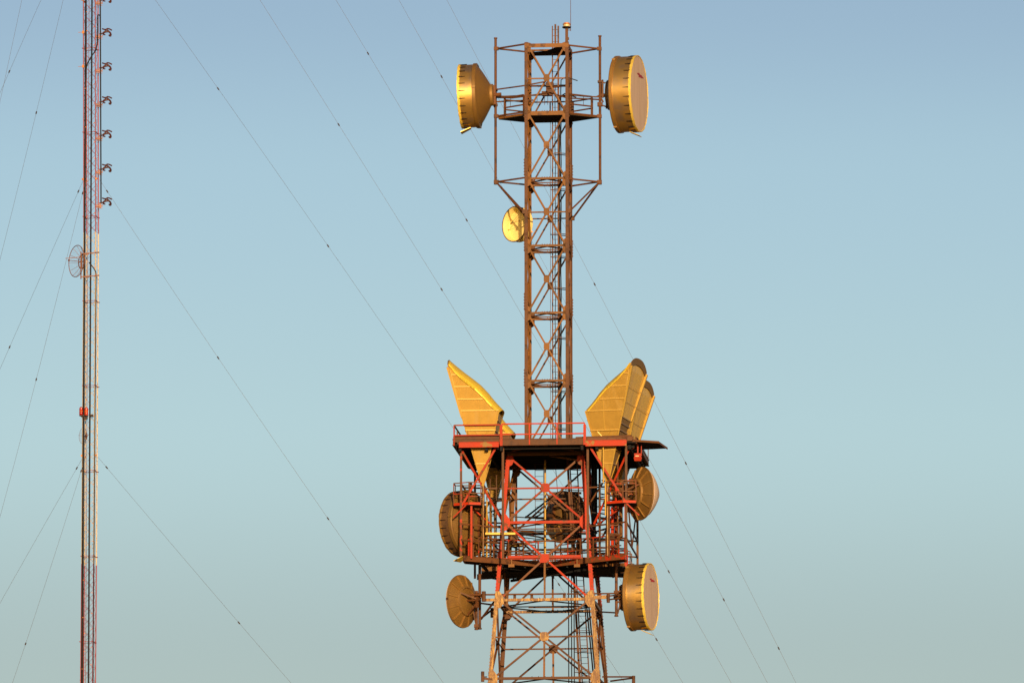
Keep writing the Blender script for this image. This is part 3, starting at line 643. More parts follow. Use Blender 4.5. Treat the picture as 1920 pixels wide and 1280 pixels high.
# ================================================================= DISH ANTENNAS
def head_rot(ang_toward, sgn, tilt=0):
    "local +X points right (sgn 1) or left (-1), turned ang_toward degrees to the camera, tilted up by tilt"
    d = Vector((sgn * math.cos(R(ang_toward)), -math.sin(R(ang_toward)), math.tan(R(tilt)))).normalized()
    return d.to_track_quat('X', 'Z').to_euler()
def arc(n, f): return [f(i / (n - 1)) for i in range(n)]
def zigzag(fx, k):
    "small red zigzag emblem, fx stretches it along the cover"
    b = B(); pts = [(-31, -22), (-10, -27), (-5, -12), (12, -8), (18, 2), (32, 18), (30, 24), (16, 20), (10, 28), (2, 20), (-18, 18), (-12, 2), (-25, -8)]
    b.prism([(0, x / 4.8 / 39.5 * fx * k, -y / 4.8 / 39.5 * k * .85 + x / 4.8 / 39.5 * fx * k * .13) for x, y in pts], (.006, 0, 0)); return b
def drum(label, px, py, Y, ang, sgn, rad, length, cone, hubr, group, tilt=0, logo=False, hooks=26, mount=None, ribs=0, tab=True, dents=True, radm="radome", shm="shroud", rimm="rim", backm="back"):
    p = atY(px, py, Y); rt = empty("drum_antenna", p, head_rot(ang, sgn, tilt), label, "dish antenna", group)
    b = B(); b.lathe([(-.02, rad), (-length, rad), (-length, rad - .03), (-.05, rad - .03)], 64, True); b.build("shroud", shm, rt, True)
    b = B(); b.lathe([(.0, rad - .02), (.03, rad + .005), (.02, rad + .035), (-.09, rad + .035), (-.10, rad + .005)], 96)
    rng = random.Random(int(px)); b.v = [(x + (rng.uniform(-.012, .012)), y * (1 + rng.uniform(-.005, .006)), z * (1 + rng.uniform(-.005, .006))) for x, y, z in b.v]
    b.build("rim", rimm, rt, True)
    b = B(); b.lathe([(.0, rad + .0), (.012, rad * .7), (.016, rad * .3), (.016, .001)], 64); rd = b.build("radome", radm, rt, True)
    if logo:
        z_ = zigzag(4.0, logo); o = z_.build("logo_mark", "logo", rd); o.location = (.018, .2 if logo == 1 else .2, rad * (.505 if logo == 1 else .52))
    b = B(); b.lathe([(-length + .09, rad + .003), (-length + .09, rad + .05), (-length - .06, rad + .05), (-length - .10, rad + .0), (-length - .10, rad - .05)], 64)
    for a in (0, 2.09, 4.19): b.box((-length, math.cos(a + .1) * (rad + .06), math.sin(a + .1) * (rad + .06)), .16, .08, .08)
    b.build("back_flange", "back", rt, True)
    b = B(); b.lathe([(-length - .06, rad - .02)] + arc(8, lambda f: (-length - .1 - cone * f, (rad - .1) + (hubr - rad + .1) * (f ** 1.15))), 64); bk = b.build("reflector_shell", backm, rt, True)
    if ribs:
        r = B()
        for i in range(ribs):
            a = 6.2832 * i / ribs; e0 = Vector((-length - .12, math.cos(a) * (rad - .12), math.sin(a) * (rad - .12))); e1 = Vector((-length - .12 - cone, math.cos(a) * hubr, math.sin(a) * hubr)); r.bar(e0, e1, .07, .05, (1, 0, 0))
        r.split("rib", "back", bk)
    b = B(); b.lathe([(-length - cone, hubr), (-length - cone - .22, hubr), (-length - cone - .24, hubr - .06), (-length - cone - .24, .001)], 40); hb_ = b.build("hub_ring", "hub", rt, True)
    m0 = B(); m0.tube((-length - cone - .2, 0, 0), (-length - cone - .6, 0, 0), .09, 10); m0.bar((-length - cone - .28, 0, -hubr * .9), (-length - cone - .28, 0, hubr * .9), .12, .1, (1, 0, 0)); m0.build("mount_bracket", "steel", rt)
    hk = B(); hk.prism([(-.05, -.022, 0), (-.05, .022, 0), (-.36, .006, 0), (-.36, -.006, 0)], (0, 0, .035))
    first = None
    for i in range(hooks):
        a = 6.2832 * (i + .5) / hooks; rot = Matrix.Rotation(a, 3, 'X').to_euler(); loc = Matrix.Rotation(a, 3, 'X') @ Vector((0, 0, rad + .004))
        if first is None: first = hk.build("radome_hook", "cable", rt); first.location = loc; first.rotation_euler = rot
        else: cp(first, rt, location=loc, rotation_euler=rot)
    if tab:
        b = B(); b.prism([(-.42, -.2, -rad - .03), (.06, -.3, -rad - .24), (.06, .3, -rad - .24), (-.42, .2, -rad - .03)], (0, 0, -.03)); b.build("drip_tab", "rim", rt)
    return rt
GD = "drum antennas with flat covers"
Yt = 400
d1 = drum("large golden drum antenna with tan face and red mark at the tower's upper right", 1198, 176, Yt + TV.y * 0 - .1, 14.3, 1, 1.80, .98, .30, .72, GD, logo=1)
d2 = drum("golden drum antenna at the tower's upper left, its domed back towards the mast", 864.5, 181.5, Yt, -6.5, -1, 1.50, .78, .55, .52, GD, tilt=-2.0, ribs=0)
d4 = drum("shadowed drum antenna with ragged rim behind the left red work balcony", 859, 982, Yt - 1.0, -35, -1, 1.52, .62, .30, .75, GD, ribs=14, tab=True, shm="shadeshroud", rimm="back")
d8 = drum("golden drum antenna with tan face and faint red mark at the tower's lower right", 1220.5, 1118, Yt - 1.0, 14.5, 1, 1.55, .92, .28, .62, GD, logo=.8)
d5 = drum("dark drum antenna seen through the red bracing in the middle of the tower", 1069, 970, Yt + 4.2, -37, 1, 1.2, .5, .2, .5, GD, tab=False, shm="shadeshroud", rimm="back", radm="back", backm="shadeshroud", ribs=10)
# mounts from hubs to poles belong to the tower
b = B()
for a, c in (((914, 166, 0), (929, 169, 0)), ((914, 170, .2), (929, 176, 0)), ((915, 197, 0), (929, 197, 0)), ((914, 166, -.2), (928, 202, 0)), ((914, 183, 0), (929, 183, 0)), ((1124, 153, 0), (1135, 156, 0)), ((1124, 180, 0), (1136, 178, 0)), ((1124, 196, 0), (1136, 200, 0)), ((1124, 200, 0), (1130, 150, .2))):
    b.bar(T(*a), T(*c), .06, .06)
b.box(T(1130, 168, 0), .08, .12, .8); b.box(T(929, 197, 0), .2, .2, .12); b.box(T(929, 169, 0), .2, .2, .12); b.box(T(1125, 153.5, 0), .22, .2, .1); b.box(T(1125, 196, 0), .24, .22, .18)
split(b, "dish_mount", "steel", TW)

def shallow(label, px, py, Y, ang, sgn, rad, depth, radome_h, group, ribs=12, tilt=0, name="dish_antenna"):
    "solid dish seen from behind with a conical cover bulging in front; local +X is the pointing direction"
    p = atY(px, py, Y); rt = empty(name, p, head_rot(ang, sgn, tilt), label, "dish antenna", group)
    b = B(); b.lathe([(0, rad), (-.03, rad + .03), (-.08, rad + .02)] + arc(10, lambda f: (-.08 - depth * f, rad * (1 - f) ** .62 + .001)), 64); sh_ = b.build("reflector_shell", "back", rt, True)
    r = B()
    for i in range(ribs):
        a = 6.2832 * (i + .3) / ribs; prev = None
        for f in (0, .2, .4, .6):
            x = -.10 - depth * f; rr = rad * (1 - f) ** .62; c = Vector((x, math.cos(a) * rr, math.sin(a) * rr))
            if prev: r.bar(prev, c, .07, .045, (1, 0, 0))
            prev = c
    r.build("rib", "back", sh_)
    b = B(); x0 = -.08 - depth * .62; rr = rad * .38 ** .62; b.lathe([(x0 + .06, rr + .05), (x0 - .08, rr + .03), (x0 - .10, rr - .04), (x0, rr - .08)], 40); b.build("back_ring", "hub", rt, True)
    b = B(); b.lathe([(0, rad), (.04, rad - .01)] + arc(8, lambda f: (.04 + radome_h * f ** .75, (rad - .03) * (1 - f) ** .9 + .001)), 64); b.build("radome", "radome", rt, True)
    b = B()
    for i in range(3):
        a = 2.094 * i + .5; b.bar((x0 - .06, math.cos(a) * rr, math.sin(a) * rr), (x0 - .62, math.cos(a) * .12, math.sin(a) * .12), .07, .07)
    b.bar((x0 - .62, 0, -.35), (x0 - .62, 0, .35), .12, .12, (1, 0, 0)); b.tube((x0, .1, 0), (x0 - .75, .05, 0), .05)
    b.box((-.05, rad + .02, 0), .1, .06, .1); b.build("mount_frame", "steel", rt)
    return rt
GS = "ribbed dish antennas with conical covers"
shallow("brown ribbed dish right of the tower under the shelf, pointed cover facing right", 1203.5, 925, Yt - 2.6, -27, 1, 1.24, .42, .88, GS)
shallow("brown ribbed dish at the tower's lower left on twin poles", 864, 1127, Yt - 1.2, -33, -1, 1.23, .36, .20, GS, tilt=0)
# open yellow dish
p = atY(965, 420, Yt + .9); OD = empty("open_dish", p, head_rot(43, -1, 0), "small open yellow dish with feed struts clamped to the left mast leg", "dish antenna")
b = B(); r0 = .84; b.lathe([(0, r0), (-.40, r0 - .005), (-.42, r0 - .03)] + [(-.42 - .14 * (1 - (1 - f) ** 2), (r0 - .02) * (1 - f) + .001) for f in [i / 9 for i in range(10)]], 56)
o = b.build("reflector", "dishpaint", OD, True); sm = o.modifiers.new("s", "SOLIDIFY"); sm.thickness = .02
b = B(); b.lathe([(.015, r0 - .02), (.02, r0 + .025), (-.04, r0 + .025), (-.045, r0)], 56); b.build("rim", "galv", OD, True)
b = B()
for a in (.35, 1.2): b.bar((-.28, math.cos(a) * (r0 - .1), math.sin(a) * (r0 - .1)), (.22, 0, 0), .016, .016)
b.tube((.2, 0, 0), (.26, 0, 0), .035); b.build("feed_support", "steel", OD)
b = B(); b.lathe([(-.60, .001), (-.60, .22), (-.72, .2), (-.72, .001)], 24); b.bar((-.68, 0, -.4), (-.68, 0, .4), .1, .1, (1, 0, 0)); b.bar((-.66, 0, .3), (-.95, .25, .3), .06, .06); b.bar((-.66, 0, -.3), (-.95, .25, -.3), .06, .06); b.build("back_bracket", "bracket", OD)
# poles for lower dishes
b = B()
for px, y0, y1, v in ((893.5, 1107, 1180, -1.3), (899.5, 1052, 1179, -1.0), (1155.5, 1050, 1155, -1.2)):
    a = T(px, y0, v); c = T(px, y1, v); b.tube(a, (a.x, v, c.z), .07, 10); b.tube((a.x, v, c.z), (a.x, v, c.z + .06), .1, 10)
split(b, "antenna_pole", "steel", TW, True)
b = B()
for a, c in (((895, 1114, -1.3), (935, 1114, -2.2)), ((900, 1130, -1), (930, 1134, 0)), ((902, 1160, -1), (926, 1128, -2)), ((902, 1158, -1), (926, 1140, 0)), ((1138, 1117, -2.2), (1168, 1114, -1.2)), ((1138, 1124, -2), (1166, 1120, -1.2)), ((1120, 1146, 2), (1155, 1148, -1)), ((1155, 1130, -1.2), (1163, 1126, -1.2)), ((1158, 1150, -1.2), (1166, 1120, -1.2)), ((880, 1120, -1.3), (900, 1113, -1)), ((882, 1130, -1.3), (900, 1122, -1)), ((880, 1108, -1.3), (893, 1172, -1.3)), ((1152, 1108, -1.2), (1166, 1108, -1.2)),
             ((1166, 906, -2), (1186, 900, -2)), ((1160, 912, -1.5), (1190, 915, -2)), ((1166, 935, -2), (1188, 932, -2)), ((1176, 960, -2), (1190, 925, -2)), ((880, 965, .2), (905, 960, .3)), ((880, 1000, .2), (905, 1005, .3)), ((900, 980, .3), (940, 980, .3))):
    b.bar(T(*a), T(*c), .07, .07)
for x, y, v in ((893.5, 1117, -1.3), (905, 1117, -1.2), (1155.5, 1110, -1.2), (1155.5, 1120, -1.2), (1184, 900, -2), (1186, 950, -2), (893.5, 1173, -1.3)): b.box(T(x, y, v), .22, .22, .16)
b.box(T(1187, 907, -2), .25, .25, .2); b.tube(T(1181, 906, -2.2), T(1191, 906, -2.2), .1, 10)
split(b, "dish_mount", "steel", TW)
# red floodlight fixture below right corner
b = B(); b.prism([T(1178, 834, -3), T(1190, 834, -3), T(1189, 840, -3), T(1185, 842, -3), T(1181, 841, -3)], (0, .12, 0)); b.build("corner_bracket", "red", PF)
FL = B(); FL.box((0, 0, 0), .32, .26, .2); FL.prism([(-.19, -.16, -.1), (.2, -.16, -.1), (.14, -.12, -.26), (-.15, -.12, -.26)], (0, .26, 0))
fl = empty("flood_light", W(T(1196, 854, -3.1)), (0, 0, YAW), "small red floodlight hanging under the platform's right corner above the ribbed dish", "floodlight")
FL.build("housing", "red", fl); b = B(); b.box((-.02, -.145, -.03), .16, .02, .04); b.build("lamp_glass", "cap", fl); b = B(); b.bar((0, 0, .13), (0, 0, .6), .06, .06); b.bar((.165, 0, .0), (.165, 0, .55), .04, .04); b.build("bracket", "red", fl)
# footings
b = B()
for sx, sy in corners: b.box((sx * hw(0), sy * hw(0), .15), 1.4, 1.4, .5)
split(b, "footing", "conc", TW)

# ================================================================= GUYED MAST
YM = 600.0; MX = atY(171.5, 500, YM).x
MO = Vector((MX, YM, 0)); MYAW = R(-11)
GM = empty("guyed_mast", MO, (0, 0, MYAW), "tall thin red and white banded guyed mast at the left with black cables", "guyed mast")
mz = lambda py: atY(171.5, py, YM).z
mh = .435
BOWY = [0, mz(1280), mz(1060), mz(800), mz(500), mz(300), mz(0), mz(-1600)]; BOWX = [0, -.061, -.005, .017, -.019, -.094, -.244, -.5]   # the mast's slight bow
ztopM = mz(-1600)
bands = [(0, mz(1058) - 38.6, "mwhite"), (mz(1058) - 38.6, mz(1058), "mred"), (mz(1058), mz(437), "mwhite"), (mz(437), mz(437) + 23.3, "mred"), (mz(437) + 23.3, mz(437) + 46.6, "mwhite"), (mz(437) + 46.6, ztopM, "mred")]
for (za, zb, m) in bands:
    for sx, sy in corners:
        b = B(); b.tube((sx * mh, sy * mh, za), (sx * mh, sy * mh, zb), .038, 8); b.build("mast_leg", m, GM, True)
    b = B(); st = .92; n = max(1, round((zb - za) / st)); st = (zb - za) / n
    for k in range(n):
        z = za + k * st
        for fi in range(4):
            a, c = face_pt(fi, -1, mh, z), face_pt(fi, 1, mh, z); a2, c2 = a + Vector((0, 0, st)), c + Vector((0, 0, st))
            b.tube(a, c2, .011, 4); b.tube(c, a2, .011, 4)
    o = b.build("lattice_bracing", m, GM)
b = B()
z = 2
while z < ztopM:
    for sx, sy in corners: b.box((sx * mh, sy * mh, z), .16, .16, .05)
    for fi in range(4): b.bar(face_pt(fi, -1, mh, z), face_pt(fi, 1, mh, z), .035, .035)
    z += 6.1
b.build("splice_collar", "mred", GM)
b = B(); b.tube((0, 0, .5), (0, 0, ztopM), .022, 5); b.build("safety_rail", "copper", GM)
def mu(px, py=500, y=0.0):
    "pixel column -> local x on the mast's plane y"
    p = atY(px, py, YM) - MO; return p.x / math.cos(MYAW) + y * math.tan(MYAW) - float(np.interp(mz(py), BOWY, BOWX))
for px0, r, zt_, y in ((162.0, .055, mz(148), -.5), (165.6, .068, ztopM, -.5), (177.2, .06, ztopM, -.5), (181.0, .036, mz(520), -.5)):
    b = B(); x = mu(px0, 500, y); b.tube((x, y, .3), (x, y, zt_), r, 8)
    if zt_ < mz(400): b.path([(x, y, zt_ - .05), (x - .02, y, zt_ + .3), (x - .2, y, zt_ + .6), (mu(168, 500, y), y, mz(494))], .035, 6)
    b.build("feeder_cable", "cable", GM, True)
b = B(); xf = mu(189.0, 200, -.1); z1_, z0_ = mz(-40), mz(381); b.tube((xf, -.1, z0_), (xf, -.1, z1_), .05, 8); b.build("feeder_cable", "cable", GM, True)
b = B(); xa = mu(183.8, 60, -.3); b.path([(xf, -.1, mz(45)), (xf, -.12, mz(32)), (xf - .05, -.16, mz(29.8)), (xa + .04, -.25, mz(29.8)), (xa, -.3, mz(32)), (xa, -.3, mz(60)), (xa - .02, -.4, mz(85)), (mu(180, 100, -.5), -.52, mz(98)), (mu(173, 108, -.55), -.58, mz(108)), (mu(165, 120, -.58), -.6, mz(121)), (mu(162, 130, -.6), -.58, mz(132)), (mu(161.8, 150, -.5), -.5, mz(152))], .045, 8)
b.build("feeder_cable", "cable", GM, True)
# sunlit cable clamps along the mast
b = B(); rr = random.Random(3); z = mz(1290)
while z < mz(-20):
    b.box((mu(164, 500, -.5) + rr.choice([-.085, 0, .06]), -.555, z), .06, .03, .05)
    b.box((mu(177.5, 500, -.25) + .05, -.40, z + .3), .07, .05, .05); z += 1.3 + rr.uniform(-.2, .2)
b.split("cable_clamp", "bracket", GM)
b = B()
for py in (1, 63, 127):
    b.box((mu(157, py, -.5), -.56, mz(py)), .16, .12, .14); b.box((mu(157, py, -.5), -.56, mz(py)), .1, .1, .24); b.tube((mu(147.5, py, -.5), -.56, mz(py)), (mu(158, py, -.5), -.56, mz(py)), .018, 5)
b.build("parasitic_stub", "bracket", GM)
b = B()
for py in (745, 840, 855, 1144):
    pass
# mast guy lugs
# FM antenna bays
def bay_mesh():
    parts = {}
    s = 1 / 26.5
    def Q(x, y, d=0): return (x * s, d, -y * s)
    b = B(); b.path([Q(-4, 2.5), Q(3, 1), Q(8, -1.5), Q(14, -2.5, .0)], .055, 6); parts["boom"] = b
    b = B(); b.path([Q(2.2, -6.5, -.25), Q(6, -5.9, -.1), Q(9, -6.5, 0), Q(11.5, -8.8, .1), Q(15, -8.5, .2), Q(19.5, -6.6, .3)], .05, 6)
    b.path([Q(9.5, -6.5), Q(7.5, -3.5), Q(4.6, -1.2), Q(4, 1.8, -.2), Q(5.4, 4.8, -.3), Q(7.6, 5.6, -.35)], .05, 6); parts["dipole_loop"] = b
    b = B(); b.path([Q(9, -7), Q(13, -3.6), Q(17, -.2, .1), Q(18, 2.6, .2), Q(17.2, 4.8, .25), Q(15.5, 4.6, .25), Q(14.6, 2.8, .2)], .065, 6); parts["dipole_arm"] = b
    b = B(); b.box(Q(-6.5, 8), .34, .16, .1); b.box(Q(-2, 7.2), .12, .14, .32); b.bar(Q(-11, 5.5), Q(-1, 3.5), .04, .04); b.bar(Q(-11, 11), Q(2, 12), .035, .035); b.bar(Q(-3, -3), Q(3, -1), .02, .02); b.bar(Q(-1, 9), Q(4, 3), .05, .05); b.bar(Q(-1, 8), Q(3, 8.5), .04, .04); parts["clamp"] = b
    return parts
bays = [-1, 62, 126, 189.5, 252.5, 316, 379]
words = ["antenna bay cut by the top edge of the photo on the left mast", "second antenna bay down the left mast, beside the looped cable", "third antenna bay down the left mast, where the slanting cable ends",
         "fourth antenna bay down, the middle one of the left mast's seven", "fifth antenna bay down, third from the bottom of the row", "antenna bay beside the upper guy wire lugs, next to last of the row", "lowest antenna bay of the row, at the foot of the side feeder"]
proto = None
for py, wd in zip(bays, words):
    p = atY(190, py, YM - .15)
    e = empty("ring_dipole_antenna", p, (0, 0, 0), "maroon curled " + wd, "broadcast antenna", "curled antenna bays on the guyed mast")
    if proto is None:
        proto = [v_.build(k_, "copper" if k_ == "clamp" else "maroon", e, k_ != "clamp") for k_, v_ in bay_mesh().items()]
    else:
        for o in proto: cp(o, e)
# grid dishes on the mast
def grid_dish(px, py, rad, ang, label, rr_, dim=1.0):
    p = atY(px, py, YM - .3); rt = empty("grid_dish", p, head_rot(ang, -1, 0), label, "grid dish", "wire grid dishes on the guyed mast")
    dp = rad * .42; f = lambda r: -dp * (1 - (r / rad) ** 2)
    b = B(); n = 48
    b.path([(0, math.cos(6.2832 * i / n) * rad, math.sin(6.2832 * i / n) * rad) for i in range(n + 1)], rr_, 6); b.build("rim", "copper", rt, True)
    b = B(); ir = rad * .44
    b.path([(f(ir) - .05, math.cos(6.2832 * i / n) * ir, math.sin(6.2832 * i / n) * ir) for i in range(n + 1)], rr_ * 1.3, 6); b.build("back_ring", "copper", rt, True)
    b = B()
    for i in range(12):
        a = 6.2832 * i / 12; b.path([(f(r), math.cos(a) * r, math.sin(a) * r) for r in (rad * .2, rad * .45, rad * .7, rad * .88, rad)], rr_ * .45, 5)
    b.build("rib", "copper", rt)
    b = B(); m = 26
    for k in range(1, m):
        z = -rad + 2 * rad * k / m; w_ = math.sqrt(rad * rad - z * z)
        b.path([(f(math.hypot(y, z)), y, z) for y in [w_ * (-1 + 2 * j / 8) for j in range(9)]], .0045 * dim, 4)
    b.build("wire_grid", "copper", rt)
    b = B(); b.tube((-dp - .1, 0, 0), (rad * .55, 0, 0), rr_ * .8, 6); b.tube((rad * .5, 0, 0), (rad * .6, 0, 0), rr_ * 2.2, 8)
    b.bar((f(ir) - .06, 0, -ir), (f(ir) - .06, 0, ir), .05, .05, (1, 0, 0)); b.bar((f(ir) - .06, -ir, 0), (f(ir) - .06, ir, 0), .05, .05, (1, 0, 0)); b.build("feed", "copper", rt)
    return rt
grid_dish(143.5, 489.5, 1.13, 32, "large wire grid dish on the upper white band of the guyed mast", .028)
grid_dish(155.5, 816.5, .56, 32, "small faint wire grid dish on the guyed mast just below the red beacons", .010, .5)
b = B()
for py in (478, 521): b.bar((mu(152, py, -.5), -.56, mz(py)), (mu(185, py, -.5), -.5, mz(py - 2)), .07, .06, (0, 0, 1)); b.box((mu(183, py, -.5), -.52, mz(py - 2)), .3, .1, .08); b.box((mu(163, py, -.5), -.52, mz(py)), .3, .1, .1)
b.tube((mu(153, 500, -.5), -.6, mz(525)), (mu(153, 500, -.5), -.6, mz(474)), .045, 8); b.bar((mu(124, 486, -.5), -.7, mz(486)), (mu(160, 483, -.5), -.5, mz(483)), .04, .04)
split(b, "dish_bracket", "copper", GM)
# obstruction beacons
def beacon(px, py, Y, label, lm):
    rt = empty("obstruction_light", atY(px, py, Y), (0, 0, 0), label, "beacon light", "red beacons on the guyed mast")
    lathez([(0, .001), (0, .13), (.05, .14), (.06, .11), (.06, .001)], "base_plate", "insul", rt)
    lathez([(.061, .11), (.1, .135), (.28, .13), (.30, .12), (.30, .001)], "lower_lens", lm, rt)
    lathez([(.301, .14), (.34, .14), (.34, .001)], "lens_band", "bracket", rt)
    lathez([(.341, .12), (.4, .135), (.56, .13), (.62, .07), (.66, .03), (.66, .001)], "upper_lens", lm, rt)
beacon(152, 779.5, YM - .5, "dark red double lens beacon bracketed off the left side of the guyed mast", "lens")
beacon(161.8, 780, YM - .75, "bright orange red beacon between the black cables of the guyed mast", "lens2")
b = B(); b.bar((mu(151, 780, -.5), -.5, mz(780.5)), (mu(164, 780, -.5), -.5, mz(781)), .08, .3, (0, 0, 1)); b.bar((mu(152, 780, -.5), -.5, mz(781)), (mu(158, 786, -.5), -.45, mz(787)), .06, .06); b.box((mu(162, 780, -.5), -.58, mz(785)), .24, .2, .2); b.box((mu(172.5, 779, 0), 0, mz(779)), .16, .16, .18); b.build("beacon_bracket", "insul", GM)
b = B()
for py in (1, 337.5, 855, 1380, -190, -570, -870):
    z = mz(py)
    for sx, sy in ((1, -1), (-1, -1), (-1, 1)): b.box((sx * (mh + .06), sy * mh, z), .14, .1, .13)
split(b, "guy_lug", "bracket", GM)
b = B(); b.box((0, 0, .15), 2, 2, .6); b.build("footing", "conc", GM)
for o in GM.children_recursive:
    if o.type == 'MESH':
        for v_ in o.data.vertices: v_.co.x += float(np.interp(v_.co.z, BOWY, BOWX))

# ================================================================= GUY WIRES
RA = 84.0
dirs = {"r": R(9.4), "lf": R(129.4), "ls": R(249.4)}
anch = {"r": 84.0, "lf": 84.0, "ls": 84.0}
def plane_pt(px, py, a):
    "where the sight line meets the vertical plane through the mast axis with azimuth a -> (r, z)"
    d = ray(px, py); n = Vector((-math.sin(a), math.cos(a), 0)); t = (MO - CAM).dot(n) / d.dot(n); p = CAM + d * t
    return (p - MO).dot(Vector((math.cos(a), math.sin(a), 0))), p.z
def guy(key, pts, dots, label, Ranch=None, attach=None, rad=.0090, dr=.048):
    a = dirs[key]; Ra = Ranch or anch[key]; rz = [plane_pt(x, y, a) for x, y in pts]
    A = np.array([[1, r, r * r] for r, z in rz] + [[1 * .15, Ra * .15, Ra * Ra * .15]]); y = np.array([z for r, z in rz] + [.4 * .15])
    c, *_ = np.linalg.lstsq(A, y, rcond=None)
    zf = lambda r: c[0] + c[1] * r + c[2] * r * r
    rs = mh + .1
    root_r = Ra
    # end where it meets the ground
    r = Ra * .8
    while zf(r) > .3 and r < Ra * 1.5: r += .1
    Re = r
    def P3(r): return Vector((MO.x + math.cos(a) * r, MO.y + math.sin(a) * r, zf(r)))
    start = P3(rs); rt = empty("guy_wire", P3(Re), (0, 0, 0), label, "guy wire", "guy wires of the thin mast")
    org = P3(Re); b = B(); b.path([P3(rs + (Re - rs) * i / 40) - org for i in range(41)], rad, 5); b.build("wire", "wire", rt)
    first = None
    for (x, y_) in dots:
        r, z = plane_pt(x, y_, a); p = P3(r) - org; t = (P3(r + .1) - P3(r)).normalized()
        if first is None:
            g = B(); g.lathe([(-.12, .02), (-.08, dr), (-.02, dr), (0, dr * .7), (.02, dr), (.08, dr), (.12, .02)], 10); first = g.build("insulator", "insul", rt, True); o = first
        else: o = cp(first, rt)
        o.location = p; o.rotation_euler = t.to_track_quat('X', 'Z').to_euler()
    return Re
guy("r", [(187, 858), (300, 998), (445, 1163), (547, 1280)], [(200, 877), (448, 1164)], "lowest right guy wire, leaving the mast's white band and exiting below at the left middle")
guy("r", [(189, 340), (205, 366), (408, 670), (615, 968), (830, 1280)], [(201, 362), (409, 670), (615, 968)], "guy wire from beside the lowest antenna bay to the bottom edge left of the tower")
guy("r", [(300, 0), (408, 170), (615, 473), (840, 795), (1041, 1087), (1140, 1226), (1178, 1280)], [(409, 171), (615, 473), (1048, 1098)], "guy wire entering at the top near the mast and passing behind the platform's left corner")
guy("r", [(495, 0), (635, 237), (828, 551), (945, 750), (1231, 1193), (1290, 1280)], [(635, 237), (828, 551), (1231, 1193)], "guy wire passing behind the left front horn and out below the lower right drum")
guy("r", [(635, 0), (690, 99), (875, 423), (985, 605), (1090, 790), (1197, 975), (1254, 1069), (1380, 1280)], [(690, 99), (875, 423), (1254, 1069)], "guy wire passing left of the small open dish and out under the brown ribbed dish")
guy("r", [(755, 0), (828, 147), (1073, 603), (1125, 700), (1209, 851), (1357, 1118), (1448, 1280)], [(828, 147), (1357, 1118)], "guy wire passing left of the upper left drum and behind the right horns")
guy("r", [(845, 0), (915, 145), (1075, 465), (1115, 545), (1180, 670), (1286, 875), (1460, 1204), (1500, 1280)], [(1115, 545), (1286, 875), (1460, 1204)], "rightmost guy wire, the farthest out over the open sky at the right of the tower")
guy("lf", [(156, 338), (148, 357), (18, 652), (0, 690)], [(147, 358), (18, 652)], "shallow left guy wire from the mast's red band, dotted near the left edge")
guy("ls", [(158, 345), (154.8, 368), (68, 708), (0, 970)], [(154.8, 368), (68, 708)], "steep left guy wire passing behind the large grid dish")
guy("lf", [(156, 858), (144, 875.5), (0, 1130)], [(144, 875.5)], "shallow left guy wire from the mast's white band to the left edge low down")
guy("ls", [(157, 866), (152, 884), (48, 1203), (24, 1280)], [(152, 884), (48, 1203)], "steep left guy wire reaching the bottom left corner with a dot above it")
guy("ls", [(118.6, 0), (68, 211), (0, 487)], [(68, 211)], "left guy wire crossing the top left of the sky nearest the mast")
guy("lf", [(77, 0), (17.5, 135), (0, 174)], [(17.5, 135)], "slanting guy wire in the top left corner with a dot on it")
guy("ls", [(41, 0), (0, 191)], [], "steep guy wire without a dot cutting the top left corner")
# anchors
for i, (k, a) in enumerate(dirs.items()):
    p = MO + Vector((math.cos(a), math.sin(a), 0)) * 84.5
    rt = empty("guy_anchor", p, (0, 0, a), ["concrete guy anchor block right of the mast", "concrete guy anchor block far left of the mast", "concrete guy anchor block in front of the mast"][i], "anchor block")
    b = B(); b.box((0, 0, .3), 14, 1.6, .9); b.build("block", "conc", rt)

# ================================================================= GROUND, SKY, SUN
b = B(); n = 64
vs = [(0, 0, 0)] + [(math.cos(6.2832 * i / n) * 12000, math.sin(6.2832 * i / n) * 12000, 0) for i in range(n)]
b.add(vs, [(0, i + 1, (i + 1) % n + 1) for i in range(n)]); g = b.build("ground", "ground"); g["kind"] = "structure"

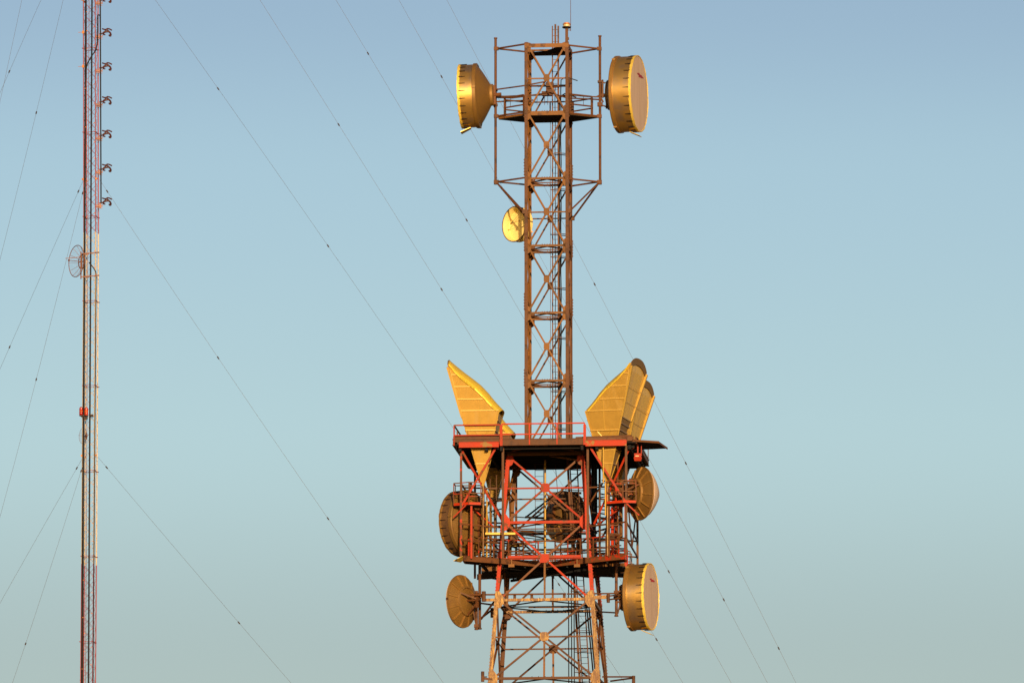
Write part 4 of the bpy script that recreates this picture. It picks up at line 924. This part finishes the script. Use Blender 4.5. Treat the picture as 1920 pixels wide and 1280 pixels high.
AZ, EL = R(7), R(9)
sd = Vector((math.sin(AZ) * math.cos(EL), -math.cos(AZ) * math.cos(EL), math.sin(EL)))
L = bpy.data.lights.new("sun", 'SUN'); L.energy = 5.0; L.angle = R(.5); L.color = (1, .70, .38)
lo = bpy.data.objects.new("sun", L); col.objects.link(lo); lo.rotation_euler = sd.to_track_quat('Z', 'Y').to_euler()
w = bpy.data.worlds.new("World"); sc.world = w; w.use_nodes = True; nt = w.node_tree; nn = nt.nodes; bg = nn["Background"]
sky = nn.new("ShaderNodeTexSky"); sky.sky_type = 'NISHITA'; sky.sun_disc = False; sky.sun_elevation = EL; sky.sun_rotation = math.pi - AZ
sky.air_density = 1.0; sky.dust_density = 1.0; sky.ozone_density = 1.0; sky.altitude = 0
tc = nn.new("ShaderNodeTexCoord"); sx_ = nn.new("ShaderNodeSeparateXYZ"); nt.links.new(tc.outputs["Generated"], sx_.inputs[0])
mr = nn.new("ShaderNodeMapRange"); mr.inputs[1].default_value = .10; mr.inputs[2].default_value = .60; nt.links.new(sx_.outputs[2], mr.inputs[0])
cr = nn.new("ShaderNodeValToRGB"); cr.color_ramp.interpolation = 'EASE'; el = cr.color_ramp.elements
P_ = lambda z: (z - .10) / .5; K_ = 1.06
stops = [(.10, (.58, .575, .62)), (.118, (.62, .61, .66)), (.148, (.765, .79, .845)), (.175, (.755, .785, .86)), (.197, (.665, .68, .79)), (.30, (.40, .42, .54)), (.60, (.28, .30, .40))]
el[0].position = 0; el[0].color = (*[c * K_ for c in stops[0][1]], 1); el[1].position = 1; el[1].color = (*stops[-1][1], 1)
for z_, c_ in stops[1:-1]: e2 = el.new(P_(z_)); e2.color = (*[min(1, c * (K_ if z_ < .25 else 1)) for c in c_], 1)
nt.links.new(mr.outputs[0], cr.inputs[0]); mx = nn.new("ShaderNodeMixRGB"); mx.blend_type = 'MULTIPLY'; mx.inputs[0].default_value = 1
nt.links.new(sky.outputs[0], mx.inputs[1]); nt.links.new(cr.outputs[0], mx.inputs[2]); nt.links.new(mx.outputs[0], bg.inputs[0]); bg.inputs[1].default_value = .15
vs_ = sc.view_settings; vs_.view_transform = 'Standard'; vs_.look = 'None'; vs_.gamma = 1; vs_.exposure = 0; vs_.use_curve_mapping = False
